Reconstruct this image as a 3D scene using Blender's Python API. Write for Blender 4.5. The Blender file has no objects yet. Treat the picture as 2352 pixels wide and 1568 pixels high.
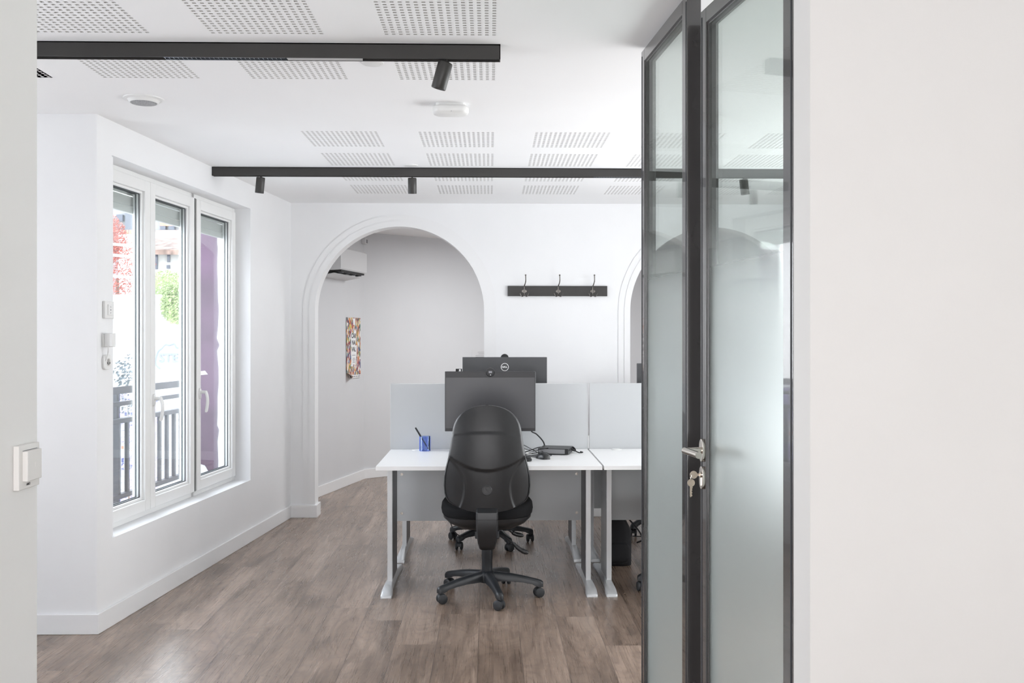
import bpy, bmesh, math, random
from mathutils import Vector, Matrix
random.seed(7)
PI = math.pi
SC = bpy.context.scene
COL = SC.collection

# ------------------------------------------------------------------ camera, world, light, exposure
H = 1.395                       # eye height
F = 2230.0                      # focal length in px of the 2352 px wide frame
YAW = math.atan(52 / F)
cam_d = bpy.data.cameras.new('camera'); cam = bpy.data.objects.new('camera', cam_d); COL.objects.link(cam)
cam_d.sensor_width = 36.0; cam_d.lens = 36.0 * F / 2352
cam_d.shift_y = -6 / 2352
cam.location = (0, 0, H); cam.rotation_euler = (PI / 2, 0, -YAW)
cam_d.clip_start = 0.05; cam_d.clip_end = 300
SC.camera = cam

W = bpy.data.worlds.new('daylight'); SC.world = W; W.use_nodes = True
wn = W.node_tree; wn.nodes.clear()
wo = wn.nodes.new('ShaderNodeOutputWorld'); wb = wn.nodes.new('ShaderNodeBackground')
tc = wn.nodes.new('ShaderNodeTexCoord'); sp = wn.nodes.new('ShaderNodeSeparateXYZ'); cr = wn.nodes.new('ShaderNodeValToRGB')
wn.links.new(tc.outputs['Generated'], sp.inputs[0]); wn.links.new(sp.outputs['Z'], cr.inputs[0])
cr.color_ramp.elements[0].position = 0.0; cr.color_ramp.elements[0].color = (0.96, 0.97, 1.0, 1)
cr.color_ramp.elements[1].position = 0.7; cr.color_ramp.elements[1].color = (0.80, 0.88, 1.0, 1)
wn.links.new(cr.outputs[0], wb.inputs[0]); wn.links.new(wb.outputs[0], wo.inputs[0])
wb.inputs[1].default_value = 6.2

def area(name, loc, rot, sx, sy, power, col=(1, 1, 1)):
    l = bpy.data.lights.new(name, 'AREA'); l.shape = 'RECTANGLE'; l.size = sx; l.size_y = sy
    l.energy = power; l.color = col
    o = bpy.data.objects.new(name, l); COL.objects.link(o); o.location = loc; o.rotation_euler = rot
    return o
# unseen fill lamps added to brighten the rooms
area('fill_left_bay', (-3.45, 2.75, 1.15), (PI / 2 + 0.75, 0, -PI / 2 - 0.30), 1.2, 1.2, 17, (0.93, 0.96, 1.0))
area('fill_right_side', (2.8, 4.7, 1.35), (PI / 2 + 0.42, 0, PI / 2 + 0.18), 3.4, 1.9, 92, (0.96, 0.985, 1.0))
area('fill_entry', (-0.15, -1.45, 1.15), (PI / 2 + 0.02, 0, -0.1), 1.4, 2.1, 41, (0.97, 0.97, 1.0))
area('fill_back_room', (0.6, 9.0, 2.40), (0, 0, 0), 1.4, 0.8, 36, (0.97, 0.985, 1.0))

SC.view_settings.view_transform = 'Standard'
SC.view_settings.look = 'None'
SC.view_settings.exposure = 0.50
SC.view_settings.gamma = 1.0
SC.view_settings.use_curve_mapping = False
SC.cycles.use_denoising = True
SC.cycles.max_bounces = 10
SC.cycles.diffuse_bounces = 5
SC.cycles.transparent_max_bounces = 16
SC.cycles.sample_clamp_indirect = 6.0

def P(px, py, Y):
    """world point seen at frame pixel (px, py) at room depth Y"""
    u = (px - 1176) / F; v = (778 - py) / F
    dx = u * math.cos(YAW) + math.sin(YAW); dy = -u * math.sin(YAW) + math.cos(YAW)
    t = Y / dy
    return Vector((dx * t, Y, H + v * t))

# ------------------------------------------------------------------ materials
def mat(name, col=(0.8, 0.8, 0.8), rough=0.5, metal=0.0, spec=0.5, bump=0.0, bscale=200.0, var=0.0, vscale=8.0, emis=None, coat=0.0):
    m = bpy.data.materials.new(name); m.use_nodes = True
    nt = m.node_tree; b = nt.nodes['Principled BSDF']
    b.inputs['Base Color'].default_value = (*col, 1); b.inputs['Roughness'].default_value = rough
    b.inputs['Metallic'].default_value = metal; b.inputs['Specular IOR Level'].default_value = spec
    b.inputs['Coat Weight'].default_value = coat
    g = nt.nodes.new('ShaderNodeTexCoord')
    if bump:
        n = nt.nodes.new('ShaderNodeTexNoise'); n.inputs['Scale'].default_value = bscale; n.inputs['Detail'].default_value = 3
        bp = nt.nodes.new('ShaderNodeBump'); bp.inputs['Strength'].default_value = bump; bp.inputs['Distance'].default_value = 0.002
        nt.links.new(g.outputs['Object'], n.inputs['Vector']); nt.links.new(n.outputs[0], bp.inputs['Height']); nt.links.new(bp.outputs[0], b.inputs['Normal'])
    if var:
        n = nt.nodes.new('ShaderNodeTexNoise'); n.inputs['Scale'].default_value = vscale; n.inputs['Detail'].default_value = 4
        r = nt.nodes.new('ShaderNodeValToRGB')
        r.color_ramp.elements[0].position = 0.3; r.color_ramp.elements[1].position = 0.7
        r.color_ramp.elements[0].color = (*[c * (1 - var) for c in col], 1); r.color_ramp.elements[1].color = (*[min(1, c * (1 + var)) for c in col], 1)
        nt.links.new(g.outputs['Object'], n.inputs['Vector']); nt.links.new(n.outputs[0], r.inputs[0]); nt.links.new(r.outputs[0], b.inputs['Base Color'])
    if emis:
        b.inputs['Emission Color'].default_value = (*emis[0], 1); b.inputs['Emission Strength'].default_value = emis[1]
    return m

M = {}
M['wall'] = mat('wall_paint', (0.842, 0.844, 0.852), 0.65, bump=0.05, bscale=160, var=0.012, vscale=3)
M['wall_warm'] = mat('wall_paint_warm', (0.80, 0.795, 0.78), 0.6, bump=0.05, bscale=160, var=0.01, vscale=3)
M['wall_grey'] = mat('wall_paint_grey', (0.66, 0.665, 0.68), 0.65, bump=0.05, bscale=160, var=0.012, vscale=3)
M['ceiling'] = mat('ceiling_paint', (0.90, 0.90, 0.905), 0.75, var=0.01, vscale=2)
M['hole'] = mat('perforation_backing_felt', (0.035, 0.030, 0.027), 0.95)
M['holeside'] = mat('hole_side_shade', (0.56, 0.545, 0.53), 0.9)  # hole sides coloured darker than the ceiling to stand in for shade
M['trim'] = mat('trim_gloss_paint', (0.83, 0.83, 0.835), 0.38, bump=0.03, bscale=90)
M['upvc'] = mat('window_white_plastic', (0.84, 0.84, 0.83), 0.3, var=0.01)
M['gasket'] = mat('rubber_gasket', (0.03, 0.033, 0.04), 0.5)
M['shutter'] = mat('shutter_plastic', (0.42, 0.44, 0.42), 0.45, var=0.03)
M['blackmetal'] = mat('black_powder_coat', (0.036, 0.034, 0.032), 0.42, bump=0.06, bscale=700, var=0.08, vscale=4)
M['doorframe'] = mat('black_steel_frame', (0.036, 0.034, 0.034), 0.24, spec=0.9, var=0.12, vscale=5, coat=0.7)
M['laminate'] = mat('white_laminate', (0.83, 0.83, 0.83), 0.32, bump=0.02, bscale=500)
M['edge'] = mat('white_edge_band', (0.78, 0.78, 0.775), 0.4)
M['silver'] = mat('silver_grey_panel', (0.49, 0.505, 0.515), 0.40, bump=0.05, bscale=900)
M['legmetal'] = mat('silver_leg_coat', (0.56, 0.57, 0.58), 0.36, metal=0.35, bump=0.03, bscale=600, var=0.03)
M['legdark'] = mat('dark_grey_shade_and_tray', (0.10, 0.10, 0.11), 0.45, var=0.04)  # cable tray colour, also the painted shade on inner leg faces
M['plastic'] = mat('black_plastic', (0.014, 0.0145, 0.016), 0.33, bump=0.10, bscale=900, var=0.15, vscale=9)
M['basep'] = mat('black_base_plastic', (0.016, 0.018, 0.021), 0.38, bump=0.06, bscale=600, var=0.25, vscale=14)
M['fabric'] = mat('black_woven_fabric', (0.010, 0.010, 0.011), 0.95, spec=0.2, bump=0.5, bscale=900)
M['rubber'] = mat('caster_rubber', (0.025, 0.027, 0.03), 0.55, var=0.1, vscale=40)
M['dark'] = mat('matt_black', (0.008, 0.008, 0.009), 0.6, var=0.1)
M['screen'] = mat('matt_screen_glass', (0.035, 0.035, 0.039), 0.32, spec=0.6)
M['bezel'] = mat('monitor_black_bezel', (0.010, 0.010, 0.012), 0.35, var=0.05)
M['monback'] = mat('monitor_grey_back', (0.060, 0.061, 0.065), 0.42, bump=0.04, bscale=700, var=0.04)
M['white'] = mat('white_print', (0.85, 0.85, 0.85), 0.5)
M['wplastic'] = mat('white_plastic', (0.80, 0.80, 0.79), 0.35, var=0.01)
M['offwhite'] = mat('light_switch_plastic', (0.78, 0.765, 0.74), 0.35, var=0.01)
M['steel'] = mat('brushed_stainless', (0.62, 0.58, 0.53), 0.22, metal=1.0, bump=0.05, bscale=300)
M['brass'] = mat('nickel_key', (0.56, 0.47, 0.38), 0.35, metal=0.85, var=0.1, vscale=60)
M['chrome'] = mat('dark_chrome_hook', (0.16, 0.15, 0.14), 0.25, metal=0.9)
M['ink'] = mat('dark_ink', (0.03, 0.03, 0.035), 0.6)
M['greyink'] = mat('grey_ink', (0.25, 0.25, 0.27), 0.6)
M['mesh'] = mat('speaker_mesh', (0.35, 0.35, 0.36), 0.6, bump=0.9, bscale=260, var=0.35, vscale=200)
M['pen'] = mat('black_pen', (0.012, 0.012, 0.014), 0.3)
M['nylon'] = mat('black_nylon', (0.010, 0.010, 0.012), 0.8, bump=0.5, bscale=60, var=0.2)
M['acdark'] = mat('air_vent_dark', (0.012, 0.012, 0.012), 0.6)
M['acp'] = mat('air_conditioner_plastic', (0.66, 0.66, 0.665), 0.35)
M['led'] = mat('led_diffuser', (0.42, 0.42, 0.42), 0.5, emis=((1, 0.97, 0.93), 0.02))
M['lens'] = mat('spot_lens', (0.7, 0.7, 0.7), 0.15, metal=0.6, emis=((1, 0.97, 0.93), 0.25))
M['reflector'] = mat('louvre_chrome', (0.35, 0.38, 0.42), 0.2, metal=0.9)
# outdoors
M['purple'] = mat('purple_wall_paint', (0.105, 0.055, 0.100), 0.6, bump=0.4, bscale=14, var=0.30, vscale=3)
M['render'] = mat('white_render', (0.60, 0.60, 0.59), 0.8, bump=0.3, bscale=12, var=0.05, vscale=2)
M['rail'] = mat('railing_blue_grey', (0.055, 0.060, 0.072), 0.5, var=0.15)
M['wire'] = mat('galvanised_wire', (0.60, 0.62, 0.66), 0.5, var=0.1)
M['slab'] = mat('balcony_concrete', (0.62, 0.61, 0.60), 0.85, var=0.12, vscale=5)
M['tile'] = mat('clay_roof_tile', (0.155, 0.105, 0.085), 0.8, bump=0.8, bscale=6, var=0.6, vscale=5)
M['block'] = mat('pale_facade', (0.085, 0.095, 0.115), 0.8, var=0.06)
M['darkwin'] = mat('far_window_glass', (0.035, 0.045, 0.07), 0.2)
M['brick'] = mat('chimney_clay', (0.50, 0.20, 0.12), 0.8, var=0.2)
M['leafred'] = mat('red_leaf', (0.30, 0.075, 0.055), 0.6, var=0.5, vscale=5)
M['leafgreen'] = mat('spring_leaf', (0.26, 0.34, 0.15), 0.6, var=0.4, vscale=3)
M['leafdark'] = mat('dark_leaf', (0.06, 0.08, 0.09), 0.6, var=0.4, vscale=3)
M['bark'] = mat('bark', (0.14, 0.10, 0.08), 0.85, var=0.3)
M['gblue'] = mat('blue_spray_paint', (0.17, 0.21, 0.30), 0.7, var=0.1)
M['gdark'] = mat('navy_spray_paint', (0.05, 0.06, 0.16), 0.7)
M['ground'] = mat('pale_gravel', (0.55, 0.54, 0.52), 0.9, var=0.2, vscale=2)

def graffiti_mat():
    m = bpy.data.materials.new('graffiti_paint'); m.use_nodes = True; nt = m.node_tree; b = nt.nodes['Principled BSDF']; b.inputs['Roughness'].default_value = 0.7
    g = nt.nodes.new('ShaderNodeTexCoord'); n = nt.nodes.new('ShaderNodeTexNoise'); n.inputs['Scale'].default_value = 1.3; n.inputs['Detail'].default_value = 2; n.inputs['Distortion'].default_value = 2.5
    r = nt.nodes.new('ShaderNodeValToRGB'); r.color_ramp.interpolation = 'CONSTANT'
    cols = [(0.0, (0.50, 0.50, 0.52)), (0.38, (0.26, 0.21, 0.42)), (0.44, (0.04, 0.05, 0.14)), (0.46, (0.36, 0.30, 0.50)), (0.53, (0.50, 0.50, 0.50)), (0.60, (0.45, 0.12, 0.07)), (0.625, (0.50, 0.50, 0.50))]
    el = r.color_ramp.elements
    el[0].position, el[0].color = cols[0][0], (*cols[0][1], 1); el[1].position, el[1].color = cols[1][0], (*cols[1][1], 1)
    for p, c in cols[2:]:
        e = el.new(p); e.color = (*c, 1)
    nt.links.new(g.outputs['Object'], n.inputs['Vector']); nt.links.new(n.outputs[0], r.inputs[0]); nt.links.new(r.outputs[0], b.inputs['Base Color'])
    return m
M['graffiti'] = graffiti_mat()
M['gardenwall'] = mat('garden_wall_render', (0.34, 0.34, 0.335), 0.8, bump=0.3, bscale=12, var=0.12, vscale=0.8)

def poster_mat():
    m = bpy.data.materials.new('poster_print'); m.use_nodes = True; nt = m.node_tree; b = nt.nodes['Principled BSDF']; b.inputs['Roughness'].default_value = 0.45
    g = nt.nodes.new('ShaderNodeTexCoord'); mp = nt.nodes.new('ShaderNodeMapping'); mp.inputs['Scale'].default_value = (75, 75, 30); mp.inputs['Rotation'].default_value = (0, 0.35, 0)
    v = nt.nodes.new('ShaderNodeTexVoronoi'); v.inputs['Scale'].default_value = 1.0; v.inputs['Randomness'].default_value = 1
    s = nt.nodes.new('ShaderNodeSeparateColor')
    r = nt.nodes.new('ShaderNodeValToRGB'); r.color_ramp.interpolation = 'CONSTANT'
    cols = [(0.0, (0.78, 0.77, 0.74)), (0.20, (0.75, 0.30, 0.08)), (0.32, (0.05, 0.05, 0.12)), (0.45, (0.08, 0.22, 0.10)), (0.55, (0.30, 0.05, 0.08)), (0.66, (0.70, 0.50, 0.12)), (0.76, (0.10, 0.18, 0.32)), (0.86, (0.78, 0.77, 0.74)), (0.93, (0.55, 0.10, 0.06))]
    el = r.color_ramp.elements
    el[0].position, el[0].color = cols[0][0], (*cols[0][1], 1); el[1].position, el[1].color = cols[1][0], (*cols[1][1], 1)
    for p, c in cols[2:]:
        e = el.new(p); e.color = (*c, 1)
    nt.links.new(g.outputs['Object'], mp.inputs[0]); nt.links.new(mp.outputs[0], v.inputs['Vector']); nt.links.new(v.outputs['Color'], s.inputs[0])
    nt.links.new(s.outputs[0], r.inputs[0]); nt.links.new(r.outputs[0], b.inputs['Base Color'])
    return m
M['poster'] = poster_mat()

def floor_mat():
    m = bpy.data.materials.new('oak_laminate_planks'); m.use_nodes = True; nt = m.node_tree; b = nt.nodes['Principled BSDF']
    L = nt.links.new
    def math_(op, a, bb=None, c=None):
        n = nt.nodes.new('ShaderNodeMath'); n.operation = op
        for i, x in enumerate((a, bb, c)):
            if x is None: continue
            if isinstance(x, (int, float)): n.inputs[i].default_value = x
            else: L(x, n.inputs[i])
        return n.outputs[0]
    def comb(x, y, z):
        n = nt.nodes.new('ShaderNodeCombineXYZ')
        for i, q in enumerate((x, y, z)):
            if isinstance(q, (int, float)): n.inputs[i].default_value = q
            else: L(q, n.inputs[i])
        return n.outputs[0]
    def noise(vec, scale, det, dist=0.0, rough=0.5):
        n = nt.nodes.new('ShaderNodeTexNoise'); n.inputs['Scale'].default_value = scale; n.inputs['Detail'].default_value = det
        n.inputs['Distortion'].default_value = dist; n.inputs['Roughness'].default_value = rough; L(vec, n.inputs['Vector']); return n.outputs[0]
    def ramp(fac, stops):
        r = nt.nodes.new('ShaderNodeValToRGB'); el = r.color_ramp.elements
        el[0].position, el[0].color = stops[0][0], (*stops[0][1], 1); el[1].position, el[1].color = stops[-1][0], (*stops[-1][1], 1)
        for p, c in stops[1:-1]:
            e = el.new(p); e.color = (*c, 1)
        L(fac, r.inputs[0]); return r.outputs[0]
    def mix(f, a, bb, mode='MIX'):
        n = nt.nodes.new('ShaderNodeMix'); n.data_type = 'RGBA'; n.blend_type = mode
        for k, q in (('Factor', f), ('A', a), ('B', bb)):
            s = [i for i in n.inputs if i.name == k and (i.type == 'RGBA' or k == 'Factor')][0]
            if isinstance(q, (int, float)): s.default_value = q
            elif isinstance(q, tuple): s.default_value = (*q, 1)
            else: L(q, s)
        return [o for o in n.outputs if o.type == 'RGBA'][0]
    g = nt.nodes.new('ShaderNodeNewGeometry'); s = nt.nodes.new('ShaderNodeSeparateXYZ'); L(g.outputs['Position'], s.inputs[0])
    x, y = s.outputs[0], s.outputs[1]
    PW, PL = 0.192, 1.28
    xr = math_('DIVIDE', math_('ADD', x, 0.05), PW); row = math_('FLOOR', xr)
    w1 = nt.nodes.new('ShaderNodeTexWhiteNoise'); w1.noise_dimensions = '1D'; L(row, w1.inputs['W'])
    yr = math_('ADD', math_('DIVIDE', y, PL), math_('MULTIPLY', w1.outputs[0], 7.0)); colm = math_('FLOOR', yr)
    w2 = nt.nodes.new('ShaderNodeTexWhiteNoise'); w2.noise_dimensions = '3D'; L(comb(row, colm, 3.3), w2.inputs['Vector'])
    v = w2.outputs[0]
    off = math_('MULTIPLY', v, 37.0)
    big = noise(comb(math_('MULTIPLY', x, 4.0), math_('MULTIPLY', y, 1.1), off), 1.0, 3, 0.6)
    rings = math_('SINE', math_('MULTIPLY', noise(comb(math_('MULTIPLY', x, 5.0), math_('MULTIPLY', y, 1.1), off), 1.0, 1, 0.5), 120.0))
    rings = math_('MULTIPLY_ADD', rings, 0.5, 0.5)
    fine = noise(comb(math_('MULTIPLY', x, 170.0), math_('MULTIPLY', y, 2.6), off), 1.0, 4, 0.2, 0.6)
    kn = nt.nodes.new('ShaderNodeTexVoronoi'); kn.inputs['Scale'].default_value = 1.0
    L(comb(math_('MULTIPLY', x, 5.2), math_('MULTIPLY', y, 1.7), off), kn.inputs['Vector'])
    knot = ramp(kn.outputs['Distance'], [(0.03, (1, 1, 1)), (0.16, (0, 0, 0))])
    c = ramp(big, [(0.28, (0.125, 0.086, 0.063)), (0.46, (0.232, 0.168, 0.129)), (0.62, (0.300, 0.223, 0.175)), (0.8, (0.370, 0.284, 0.228))])
    c = mix(0.42, c, ramp(fine, [(0.22, (0.55, 0.53, 0.52)), (0.50, (1.0, 1.0, 1.0)), (0.78, (1.35, 1.34, 1.33))]), 'MULTIPLY')
    mid = noise(comb(math_('MULTIPLY', x, 22.0), math_('MULTIPLY', y, 1.6), off), 1.0, 3, 0.8, 0.55)
    c = mix(0.55, c, ramp(mid, [(0.32, (0.52, 0.49, 0.47)), (0.52, (1.0, 1.0, 1.0)), (0.70, (1.30, 1.30, 1.31))]), 'MULTIPLY')
    crs = noise(comb(math_('MULTIPLY', x, 9.0), math_('MULTIPLY', y, 16.0), off), 1.0, 3, 1.5, 0.6)
    c = mix(0.30, c, ramp(crs, [(0.34, (0.55, 0.53, 0.52)), (0.50, (1.0, 1.0, 1.0)), (0.70, (1.22, 1.22, 1.22))]), 'MULTIPLY')
    c = mix(0.34, c, ramp(rings, [(0.0, (0.45, 0.41, 0.38)), (0.22, (1.0, 1.0, 1.0)), (0.85, (1.05, 1.05, 1.05)), (1.0, (1.25, 1.24, 1.22))]), 'MULTIPLY')
    c = mix(math_('MULTIPLY', knot, 0.55), c, (0.055, 0.040, 0.033))
    tone = ramp(v, [(0.0, (0.90, 0.895, 0.89)), (1.0, (1.09, 1.09, 1.09))])
    c = mix(1.0, c, tone, 'MULTIPLY')
    ex = math_('MULTIPLY', math_('MINIMUM', math_('FRACT', xr), math_('SUBTRACT', 1.0, math_('FRACT', xr))), PW)
    ey = math_('MULTIPLY', math_('MINIMUM', math_('FRACT', yr), math_('SUBTRACT', 1.0, math_('FRACT', yr))), PL)
    e = math_('MINIMUM', ex, ey)
    seam = math_('LESS_THAN', e, 0.0014)
    c = mix(math_('MULTIPLY', seam, 0.65), c, (0.05, 0.036, 0.03))
    L(c, b.inputs['Base Color'])
    rr = nt.nodes.new('ShaderNodeMapRange'); rr.inputs['To Min'].default_value = 0.20; rr.inputs['To Max'].default_value = 0.38; L(fine, rr.inputs[0]); L(rr.outputs[0], b.inputs['Roughness'])
    hgt = math_('SUBTRACT', math_('MULTIPLY_ADD', rings, 0.25, fine), math_('MULTIPLY', seam, 2.5))
    bp = nt.nodes.new('ShaderNodeBump'); bp.inputs['Strength'].default_value = 0.22; bp.inputs['Distance'].default_value = 0.0012; L(hgt, bp.inputs['Height']); L(bp.outputs[0], b.inputs['Normal'])
    b.inputs['Specular IOR Level'].default_value = 0.85
    return m
M['floor'] = floor_mat()

def glass_mat(name, tint, refl=1.0):
    """thin pane: tinted see-through plus fresnel mirror"""
    m = bpy.data.materials.new(name); m.use_nodes = True; nt = m.node_tree; nt.nodes.clear()
    o = nt.nodes.new('ShaderNodeOutputMaterial'); t = nt.nodes.new('ShaderNodeBsdfTransparent'); g = nt.nodes.new('ShaderNodeBsdfGlossy')
    t.inputs[0].default_value = (*tint, 1); g.inputs['Roughness'].default_value = 0.01; g.inputs[0].default_value = (0.95, 1.0, 0.98, 1)
    f = nt.nodes.new('ShaderNodeFresnel'); f.inputs[0].default_value = 1.45
    k = nt.nodes.new('ShaderNodeMath'); k.operation = 'MULTIPLY'; k.inputs[1].default_value = refl; nt.links.new(f.outputs[0], k.inputs[0])
    mx = nt.nodes.new('ShaderNodeMixShader'); nt.links.new(k.outputs[0], mx.inputs[0]); nt.links.new(t.outputs[0], mx.inputs[1]); nt.links.new(g.outputs[0], mx.inputs[2]); nt.links.new(mx.outputs[0], o.inputs[0])
    return m
M['winglass'] = glass_mat('window_glass', (0.985, 0.99, 0.99), 0.35)
M['blueglass'] = glass_mat('blue_glass', (0.72, 0.79, 0.98), 1.0)

def frosted_mat():
    """clear glass at the top, sandblasted film that grows denser towards the floor"""
    m = bpy.data.materials.new('graded_frosted_glass'); m.use_nodes = True; nt = m.node_tree; nt.nodes.clear(); L = nt.links.new
    o = nt.nodes.new('ShaderNodeOutputMaterial'); t = nt.nodes.new('ShaderNodeBsdfTransparent'); t.inputs[0].default_value = (0.90, 0.94, 0.92, 1)
    g = nt.nodes.new('ShaderNodeBsdfGlossy'); g.inputs['Roughness'].default_value = 0.02
    f = nt.nodes.new('ShaderNodeFresnel'); f.inputs[0].default_value = 1.35
    k = nt.nodes.new('ShaderNodeMath'); k.operation = 'MULTIPLY'; k.inputs[1].default_value = 0.55; L(f.outputs[0], k.inputs[0])
    clear = nt.nodes.new('ShaderNodeMixShader'); L(k.outputs[0], clear.inputs[0]); L(t.outputs[0], clear.inputs[1]); L(g.outputs[0], clear.inputs[2])
    rf = nt.nodes.new('ShaderNodeBsdfRefraction'); rf.inputs['IOR'].default_value = 1.10; rf.inputs['Roughness'].default_value = 0.62; rf.inputs[0].default_value = (0.86, 0.89, 0.89, 1)
    tr = nt.nodes.new('ShaderNodeBsdfTranslucent'); tr.inputs[0].default_value = (0.80, 0.84, 0.82, 1)
    df = nt.nodes.new('ShaderNodeBsdfDiffuse'); df.inputs[0].default_value = (0.62, 0.65, 0.65, 1)
    a = nt.nodes.new('ShaderNodeMixShader'); a.inputs[0].default_value = 0.12; L(rf.outputs[0], a.inputs[1]); L(tr.outputs[0], a.inputs[2])
    a2 = nt.nodes.new('ShaderNodeMixShader'); a2.inputs[0].default_value = 0.10; L(a.outputs[0], a2.inputs[1]); L(df.outputs[0], a2.inputs[2])
    tc = nt.nodes.new('ShaderNodeTexCoord'); s = nt.nodes.new('ShaderNodeSeparateXYZ'); L(tc.outputs['Object'], s.inputs[0])
    r = nt.nodes.new('ShaderNodeMapRange'); r.interpolation_type = 'SMOOTHSTEP'
    r.inputs['From Min'].default_value = 1.80; r.inputs['From Max'].default_value = 1.22; r.inputs['To Min'].default_value = 0.0; r.inputs['To Max'].default_value = 1.0; L(s.outputs[2], r.inputs[0])
    mx = nt.nodes.new('ShaderNodeMixShader'); L(r.outputs[0], mx.inputs[0]); L(clear.outputs[0], mx.inputs[1]); L(a2.outputs[0], mx.inputs[2]); L(mx.outputs[0], o.inputs[0])
    return m
M['frosted'] = frosted_mat()

# ------------------------------------------------------------------ builders
class MB:
    def __init__(s): s.bm = bmesh.new()
    def face(s, pts):
        return s.bm.faces.new([s.bm.verts.new(Vector(p)) for p in pts])
    def box(s, x0, x1, y0, y1, z0, z1, R=None):
        c = [Vector((x, y, z)) for z in (z0, z1) for y in (y0, y1) for x in (x0, x1)]
        if R is not None: c = [R @ p for p in c]
        v = [s.bm.verts.new(p) for p in c]
        for f in ((0, 2, 3, 1), (4, 5, 7, 6), (0, 1, 5, 4), (2, 6, 7, 3), (0, 4, 6, 2), (1, 3, 7, 5)): s.bm.faces.new([v[i] for i in f])
        return s
    def prism(s, poly, axis, t0, t1):
        """poly in the plane normal to axis; x:(y,z)  y:(x,z)  z:(x,y)"""
        def pt(a, b, t): return {'x': (t, a, b), 'y': (a, t, b), 'z': (a, b, t)}[axis]
        A = [s.bm.verts.new(pt(a, b, t0)) for a, b in poly]; B = [s.bm.verts.new(pt(a, b, t1)) for a, b in poly]
        n = len(poly); s.bm.faces.new(A[::-1]); s.bm.faces.new(B)
        for i in range(n): s.bm.faces.new((A[i], A[(i + 1) % n], B[(i + 1) % n], B[i]))
        return s
    def rings(s, rings, cap0=True, cap1=True, closed=False):
        R = [[s.bm.verts.new(Vector(p)) for p in r] for r in rings]; n = len(R[0])
        m = len(R) if closed else len(R) - 1
        for i in range(m):
            a, b = R[i], R[(i + 1) % len(R)]
            for j in range(n): s.bm.faces.new((a[j], a[(j + 1) % n], b[(j + 1) % n], b[j]))
        if not closed:
            if cap0: s.bm.faces.new(R[0][::-1])
            if cap1: s.bm.faces.new(R[-1])
        return s
    def cyl(s, p0, p1, r0, r1=None, seg=24, cap0=True, cap1=True):
        if r1 is None: r1 = r0
        p0, p1 = Vector(p0), Vector(p1); d = (p1 - p0).normalized(); q = d.to_track_quat('Z', 'Y')
        rs = []
        for p, r in ((p0, r0), (p1, r1)): rs.append([p + q @ Vector((r * math.cos(2 * PI * i / seg), r * math.sin(2 * PI * i / seg), 0)) for i in range(seg)])
        return s.rings(rs, cap0, cap1)
    def lathe(s, prof, origin=(0, 0, 0), axis=(0, 0, 1), seg=32, cap=True):
        o = Vector(origin); q = Vector(axis).normalized().to_track_quat('Z', 'Y')
        return s.rings([[o + q @ Vector((max(r, 1e-5) * math.cos(2 * PI * i / seg), max(r, 1e-5) * math.sin(2 * PI * i / seg), z)) for i in range(seg)] for r, z in prof], cap, cap)
    def tube(s, pts, r, seg=10, closed=False):
        pts = [Vector(p) for p in pts]; n = len(pts); rr = r if isinstance(r, (list, tuple)) else [r] * n
        rs = []; up = None
        for i, p in enumerate(pts):
            if closed: d = pts[(i + 1) % n] - pts[i - 1]
            else: d = pts[min(i + 1, n - 1)] - pts[max(i - 1, 0)]
            d.normalize()
            if up is None:
                up = Vector((0, 0, 1)) if abs(d.z) < 0.9 else Vector((1, 0, 0))
            a = up - d * up.dot(d); a.normalize(); b = d.cross(a); up = a
            rs.append([p + (a * math.cos(2 * PI * k / seg) + b * math.sin(2 * PI * k / seg)) * rr[i] for k in range(seg)])
        return s.rings(rs, closed=closed)
    def ball(s, c, r, seg=20, n=12):
        c = Vector(c); r = Vector(r) if hasattr(r, '__len__') else Vector((r, r, r))
        rs = []
        for i in range(1, n):
            t = PI * i / n
            rs.append([c + Vector((r.x * math.sin(t) * math.cos(2 * PI * k / seg), r.y * math.sin(t) * math.sin(2 * PI * k / seg), -r.z * math.cos(t))) for k in range(seg)])
        return s.rings(rs)
    def grid(s, fn, nu, nv):
        V = [[s.bm.verts.new(Vector(fn(i / nu, j / nv))) for i in range(nu + 1)] for j in range(nv + 1)]
        for j in range(nv):
            for i in range(nu): s.bm.faces.new((V[j][i], V[j][i + 1], V[j + 1][i + 1], V[j + 1][i]))
        return V
    def build(s, name, m, parent=None, bevel=0.0, segs=2, ang=35, sub=0, loc=None, solid=0.0, recalc=True):
        bm = s.bm
        if recalc: bmesh.ops.recalc_face_normals(bm, faces=bm.faces)
        lim = math.radians(ang)
        for f in bm.faces: f.smooth = True
        if not bevel:
            for e in bm.edges:
                if len(e.link_faces) != 2 or e.calc_face_angle(0) > lim: e.smooth = False
        me = bpy.data.meshes.new(name); bm.to_mesh(me); bm.free()
        o = bpy.data.objects.new(name, me); COL.objects.link(o)
        me.materials.append(m)
        if parent is not None: o.parent = parent
        if loc is not None: o.location = loc
        if solid:
            k = o.modifiers.new('thickness', 'SOLIDIFY'); k.thickness = solid; k.offset = 0
        if bevel:
            k = o.modifiers.new('edge_rounding', 'BEVEL'); k.width = bevel; k.segments = segs; k.limit_method = 'ANGLE'; k.angle_limit = math.radians(30); k.harden_normals = True
        if sub:
            k = o.modifiers.new('smoothing', 'SUBSURF'); k.levels = sub; k.render_levels = sub
        return o

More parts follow.
